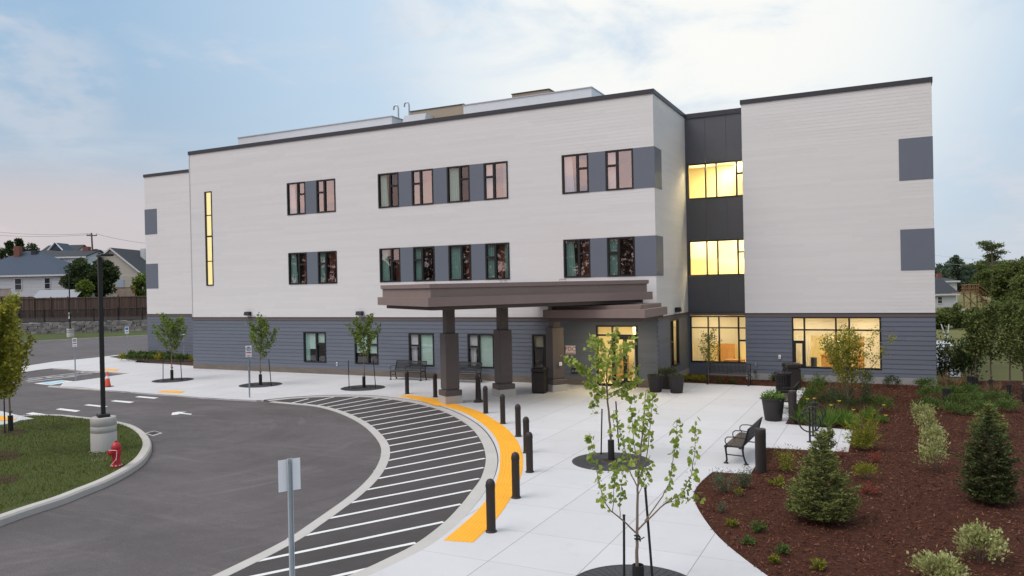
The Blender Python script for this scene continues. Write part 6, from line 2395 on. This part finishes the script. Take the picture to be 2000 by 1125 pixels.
h3 = house('cream_house', 'cream gabled house with pale door beside the dark tree', 158, 280, 537, 590, 486, 126, 10, M['creamlap'], M['darkshingle'], 'gable_front', [], door=(230, 243, 546, 562), apex=219)
chimney(*h3, 236, 245, 482, 520, M['housetrim'], 7)
h5 = house('pink_roof_house', 'distant house with pinkish roof next to the residence', 240, 330, 512, 600, 487, 150, 9, M['creamlap'], M['pinkshingle'], 'hip', [], ridge=.55)
h6 = house('blue_roof_house', 'small dark blue roofed house right of the cream gable', 262, 330, 538, 600, 506, 137, 6, M['houselap'], M['shingle'], 'gable_side', [])
hr = house('white_house', 'white gabled house half hidden by the right wing', 1812, 1868, 574, 620, 548, 112, 8, M['houselap'], M['darkshingle'], 'gable_side', [(1832, 1840, 580, 592)])
hr2 = house('white_house', 'flat topped white house behind the right gabled one', 1805, 1870, 549, 620, 541, 128, 8, M['houselap'], M['darkshingle'], 'hip', [], ridge=.85)
chimney(*hr2, 1853, 1861, 534, 544, M['brick'], 3)

# shed
d_ = 109
sc = d_/FPX
p = PD(110, 600, d_)
t = thing('garden_shed', 'pale metal roofed shed behind the plank fence', 'shed', (p.x, p.y, p.z), -YAW)
hw = 42*sc
mb = MB()
lap_box(mb, -hw, hw*.9, 0, 3.0, -1, (600-581)*sc)
mb.add([(-hw, 0, 19*sc), (-hw, 3, 19*sc), (-hw, 1.5, 33*sc)], [(0, 1, 2)])
mb.build('wall', M['boxbeige'], t)
mb = MB()
for y0, y1 in ((-.25, 1.5), (3.25, 1.5)):
    q = [(-hw-.2, y0, 18*sc), (hw, y0, 18*sc), (hw, y1, 33*sc), (-hw-.2, y1, 33*sc)]
    q += [(x, y, z+.08) for x, y, z in q]
    mb.add(q, [(3, 2, 1, 0), (4, 5, 6, 7), (0, 1, 5, 4), (1, 2, 6, 5), (2, 3, 7, 6), (3, 0, 4, 7)])
mb.build('roof', M['shedroof'], t)

# raised bank, stone wall and fences at the left
wa, wb = G(-60, 658, ZA), G(330, 646, ZA)
wdv = (wb-wa).normalized()
wnv = Vector((-wdv.y, wdv.x, 0))
bk = MB()
far = 160
pts = [wa-wdv*60+wnv*.5, wb+wdv*30+wnv*.5]
q = []
for dn, zz in ((0, 1.2), (9, 1.3), (30, 1.45), (far, 2.2)):
    for p in pts:
        w_ = p+wnv*dn
        q.append((w_.x, w_.y, zz))
bk.add(q, [(0, 1, 3, 2), (2, 3, 5, 4), (4, 5, 7, 6)])
w0 = [(p.x, p.y, -.1) for p in pts]
bk.add(w0+[q[0], q[1]], [(0, 1, 3, 2)])
structure(bk.build('terrain', M['terrain']))
# verge between road and wall
vp = [fa-fd*60+Vector((0, 0, 0)), fb+fd*40, wb+wdv*30, wa-wdv*60]
flat('verge', vp, .03, M['lawn'])
st = thing('stone_wall', 'long low wall of stacked grey stones beyond the road', 'wall')
mb = MB()
rr = random.Random(31)
Lw = (wb-wa).length+14
for row in range(4):
    x = -8+rr.uniform(0, .6)
    while x < Lw:
        l_ = rr.uniform(.35, .95)
        h_ = .33+rr.uniform(-.05, .06)
        zb_ = -.05+row*.32
        o_ = rr.uniform(-.06, .06)-row*.0
        c0 = wa+wdv*x
        pts8 = []
        for dz in (0, h_):
            for du, dn in ((0, -.1), (l_-.03, -.1), (l_-.03, .55), (0, .55)):
                w_ = c0+wdv*(du+rr.uniform(-.04, .04))+wnv*(dn+o_+rr.uniform(-.04, .04)+(row*.06))
                pts8.append((w_.x, w_.y, zb_+dz+rr.uniform(-.05, .05)))
        mb.add(pts8, [(3, 2, 1, 0), (4, 5, 6, 7), (0, 1, 5, 4), (1, 2, 6, 5), (2, 3, 7, 6), (3, 0, 4, 7)])
        x += l_
mb.build('stonework', M['stone'], st)
ifn = thing('iron_fence', 'thin black railing fence on top of the stone wall', 'fence')
mb = MB()
x = -6.0
k = 0
while x < Lw:
    c0 = wa+wdv*x+wnv*1.6
    r_ = .016 if k % 20 else .045
    mb.box(c0.x-r_, c0.x+r_, c0.y-r_, c0.y+r_, 1.15, 2.75 if k % 20 else 2.85)
    x += .13
    k += 1
mb.build('bars', M['black'], ifn)
mb = MB()
a, b = wa-wdv*6+wnv*1.6, wb+wdv*8+wnv*1.6
for zz in (1.32, 2.65):
    mb.tube([(a.x, a.y, zz), (b.x, b.y, zz)], .025, 5)
mb.build('rail', M['black'], ifn)
pf = thing('plank_fence', 'tall weathered brown plank fence behind the railing', 'fence')
mb = MB()
d0 = 104
pa, pb = PD(-30, 600, d0), PD(330, 594, d0-2)
fdv = Vector((pb.x-pa.x, pb.y-pa.y, 0)).normalized()
fn = Vector((-fdv.y, fdv.x, 0))
ln_ = Vector((pb.x-pa.x, pb.y-pa.y, 0)).length
x = 0
zt = 4.02
while x < ln_:
    wd_ = rr.uniform(.12, .15)
    step = .22 if x < ln_*.27 else 0
    c0 = Vector((pa.x, pa.y, 0))+fdv*x+fn*rr.uniform(-.015, .015)
    h_ = zt+step+rr.uniform(-.05, .03)
    c1 = c0+fdv*wd_
    c2, c3 = c1+fn*.02, c0+fn*.02
    mb.add([(c0.x, c0.y, 1.1), (c1.x, c1.y, 1.1), (c2.x, c2.y, 1.1), (c3.x, c3.y, 1.1), (c0.x, c0.y, h_), (c1.x, c1.y, h_), (c2.x, c2.y, h_), (c3.x, c3.y, h_)], [(3, 2, 1, 0), (4, 5, 6, 7), (0, 1, 5, 4), (1, 2, 6, 5), (2, 3, 7, 6), (3, 0, 4, 7)])
    x += wd_+.012
mb.build('planks', M['fencewood'], pf)
x = 0
while x < ln_:
    c0 = Vector((pa.x, pa.y, 0))+fdv*x-fn*.06
    MB().box(c0.x-.06, c0.x+.06, c0.y-.06, c0.y+.06, 1.1, zt+.12).build('post', M['fencewood'], pf)
    x += 2.4
a, b = Vector((pa.x, pa.y, 0))-fn*.03, Vector((pb.x, pb.y, 0))-fn*.03
mb = MB()
for zz in (2.4, 3.9):
    mb.tube([(a.x, a.y, zz), (b.x, b.y, zz)], .045, 4)
mb.build('rail', M['fencewood'], pf)


# deck railings behind the fence
def railing(lbl, x0, x1, y0, y1, depth):
    sc = depth/FPX
    p = PD((x0+x1)/2, y1, depth)
    t = thing('deck_railing', lbl, 'railing', (p.x, p.y, p.z), -YAW, 'wooden deck railings')
    hw, h_ = (x1-x0)/2*sc, (y1-y0)*sc
    mb = MB()
    x = -hw
    while x < hw:
        mb.box(x, x+.06, 0, .05, -1.5, h_-.05)
        x += .17
    mb.build('balusters', M['deckwood'], t)
    mb = MB()
    mb.box(-hw-.05, hw+.05, -.06, .1, h_-.05, h_+.05)
    mb.box(-hw-.05, hw+.05, -.04, .08, .0, .1)
    mb.build('rail', M['deckwood'], t)


railing('brown deck railing below the cream gabled house', 229, 264, 561.5, 580, 112)
railing('brown deck railing at the left picture edge', -8, 21, 564.5, 580, 112)

# trees on the left
BG = 'trees among the left houses'
for i, (px_, top, bot, d_, wpx, lm, n_, lb, kd) in enumerate([(158, 500, 592, 116, 36, 'dark', 6500, 'wide dark maple between the white and cream houses', 'broad'), (205, 508, 592, 115, 26, 'dark', 4500, 'dark tree in front of the cream gable', 'broad'), (165, 548, 592, 111, 17, 'street', 1800, 'light green bush in front of the dark maple', 'broad'), (276, 530, 592, 114, 15, 'street', 1800, 'light green tree against the residence corner', 'broad'), (20, 470, 560, 165, 26, 'dark', 3000, 'dark evergreen behind the blue roof, left one', 'cone'), (38, 467, 560, 168, 24, 'dark', 3000, 'dark evergreen behind the blue roof, right one', 'cone'), (60, 474, 560, 166, 22, 'dark', 2600, 'dark broad tree right of the evergreens', 'broad'), (2, 474, 560, 166, 22, 'dark', 2400, 'dark broad tree at the left picture edge', 'broad'), (270, 498, 560, 142, 16, 'olive', 1600, 'yellow green tree before the pink roof', 'broad')]):
    sc = d_/FPX
    p = PD(px_, bot, d_)
    crown_tree('background_tree', lb, (p.x, p.y, p.z), (bot-top)*sc, wpx*sc, L[lm], n_, .36 if d_ < 150 else .5, 160+i, .08 if kd == 'cone' else .12, BG, kd, 30)

# utility pole and wires
d_ = 138
sc = d_/FPX
p = PD(184, 560, d_)
t = thing('utility_pole', 'wooden utility pole with crossarm above the roofs', 'utility pole', (p.x, p.y, p.z), -YAW+.2)
hp = (560-455)*sc
mb = MB()
mb.tube([(0, 0, -3), (-.1, 0, hp*.5), (-.25, 0, hp)], [.2, .17, .14], 8)
mb.build('pole', M['polewood'], t)
mb = MB()
mb.box(-1.05, .65, -.08, .08, hp-.55, hp-.36)
mb.build('crossarm', M['polewood'], t)
mb = MB()
for x in (-1.0, -.55, .55):
    mb.lathe([(.05, hp-.36), (.09, hp-.2), (.05, hp-.05)], 8, (x, 0, 0))
mb.build('insulators', M['galv'], t)
for lb, a_, b_, sag in [('upper wire running left from the utility pole', (-60, 446), (175, 456), .6), ('lower wire running left from the utility pole', (-60, 455), (178, 458), .5), ('wire running right from the utility pole', (189, 457), (330, 478), .4), ('service wire from the pole to the pink roof', (186, 486), (330, 497), .5)]:
    a, b = PD(a_[0], a_[1], d_), PD(b_[0], b_[1], d_)
    mb = MB()
    mb.tube([tuple(a.lerp(b, k/12)-Vector((0, 0, sag*4*(k/12)*(1-k/12)))) for k in range(13)], .022, 4)
    tag(mb.build('power_wire', M['black']), lb, 'wire', 'power wires')
for lb, a_, b_ in [('thin wire above the far wood on the right', (1815, 498), (2100, 512)), ('lower thin wire above the far wood on the right', (1815, 512), (2100, 526))]:
    a, b = PD(a_[0], a_[1], 150), PD(b_[0], b_[1], 150)
    mb = MB()
    mb.tube([tuple(a.lerp(b, k/8)-Vector((0, 0, .3*4*(k/8)*(1-k/8)))) for k in range(9)], .02, 4)
    tag(mb.build('power_wire', M['galv']), lb, 'wire', 'power wires')

# wooden deck stairs, right background
d_ = 104
sc = d_/FPX
p = PD(1905, 604, d_)
t = thing('deck_stairs', 'raised brown timber deck with stairs beyond the lawn', 'deck', (p.x, p.y, p.z), -YAW)
X = lambda px_: (px_-1905)*sc
Z = lambda py_: (604-py_)*sc
mb = MB()
mb.box(X(1878), X(1912), 0, 2.2, Z(573), Z(571))
mb.build('deck_floor', M['deckwood'], t)
mb = MB()
for px_ in (1884, 1897, 1910, 1921):
    mb.box(X(px_)-.07, X(px_)+.07, .05, .19, -.4, Z(557 if px_ < 1915 else 585))
mb.tube([(X(1884), 0, Z(600)), (X(1910), 0, Z(575))], .07, 4)
mb.tube([(X(1910), 0, Z(600)), (X(1884), 0, Z(575))], .07, 4)
mb.build('posts', M['deckwood'], t)
mb = MB()
for a_, b_ in (((1878, 556), (1912, 556)), ((1912, 556), (1938, 577)), ((1878, 563), (1912, 563)), ((1878, 569), (1912, 569)), ((1912, 563), (1938, 584))):
    mb.tube([(X(a_[0]), 0, Z(a_[1])), (X(b_[0]), 0, Z(b_[1]))], .06, 4)
for k in range(9):
    px_ = 1880+k*4
    mb.box(X(px_)-.03, X(px_)+.03, -.03, .03, Z(570), Z(556))
mb.build('rail', M['deckwood'], t)
mb = MB()
for k in range(9):
    px_, py_ = 1912+k*3, 572+k*3.2
    mb.box(X(px_), X(px_+3.4), 0, 1.4, Z(py_)-.08, Z(py_))
mb.tube([(X(1912), 0, Z(575)), (X(1938), 0, Z(602))], .11, 4)
mb.build('treads', M['deckwood'], t)
d_ = 92
sc = d_/FPX
p = PD(1905, 612, d_)
t = tag(MB().box(-28*sc, 28*sc, 0, .4, -1.2, 9*sc).build('garden_wall', M['boxbeige'], None, (p.x, p.y, p.z), -YAW), 'low pale garden wall between hedge and deck stairs', 'wall')
g = G(1850, 668, GZ)
t = thing('white_marker_post', 'two thin white posts in a narrow V on the path end', 'post', (g.x, g.y, GZ))
for e in (-.35, .12):
    MB().tube([(0, 0, 0), (e, 0, 1.25)], .04, 6).build('post', M['housetrim'], t)

# wood behind the camera that the second-floor glass mirrors
n = 30000
nr = np.random.default_rng(91)
ang = nr.uniform(-1.2, 1.2, n)
rad = nr.uniform(95, 112, n)
zz = nr.uniform(0, 1, n)**.7*(13+2.5*np.sin(ang*23)+1.8*np.sin(ang*61+1)+1.2*np.sin(ang*140))
P = np.column_stack([-8+rad*np.sin(ang-.35), -8-rad*np.cos(ang-.35), zz])
tag(leaves('rear_wood', P, unit(n, nr), unit(n, nr), nr.uniform(.8, 1.6, n), nr.uniform(.5, 1.0, n), L['rearwood']), 'dark wood line behind the viewpoint, mirrored in the glass', 'woods', kind='stuff')
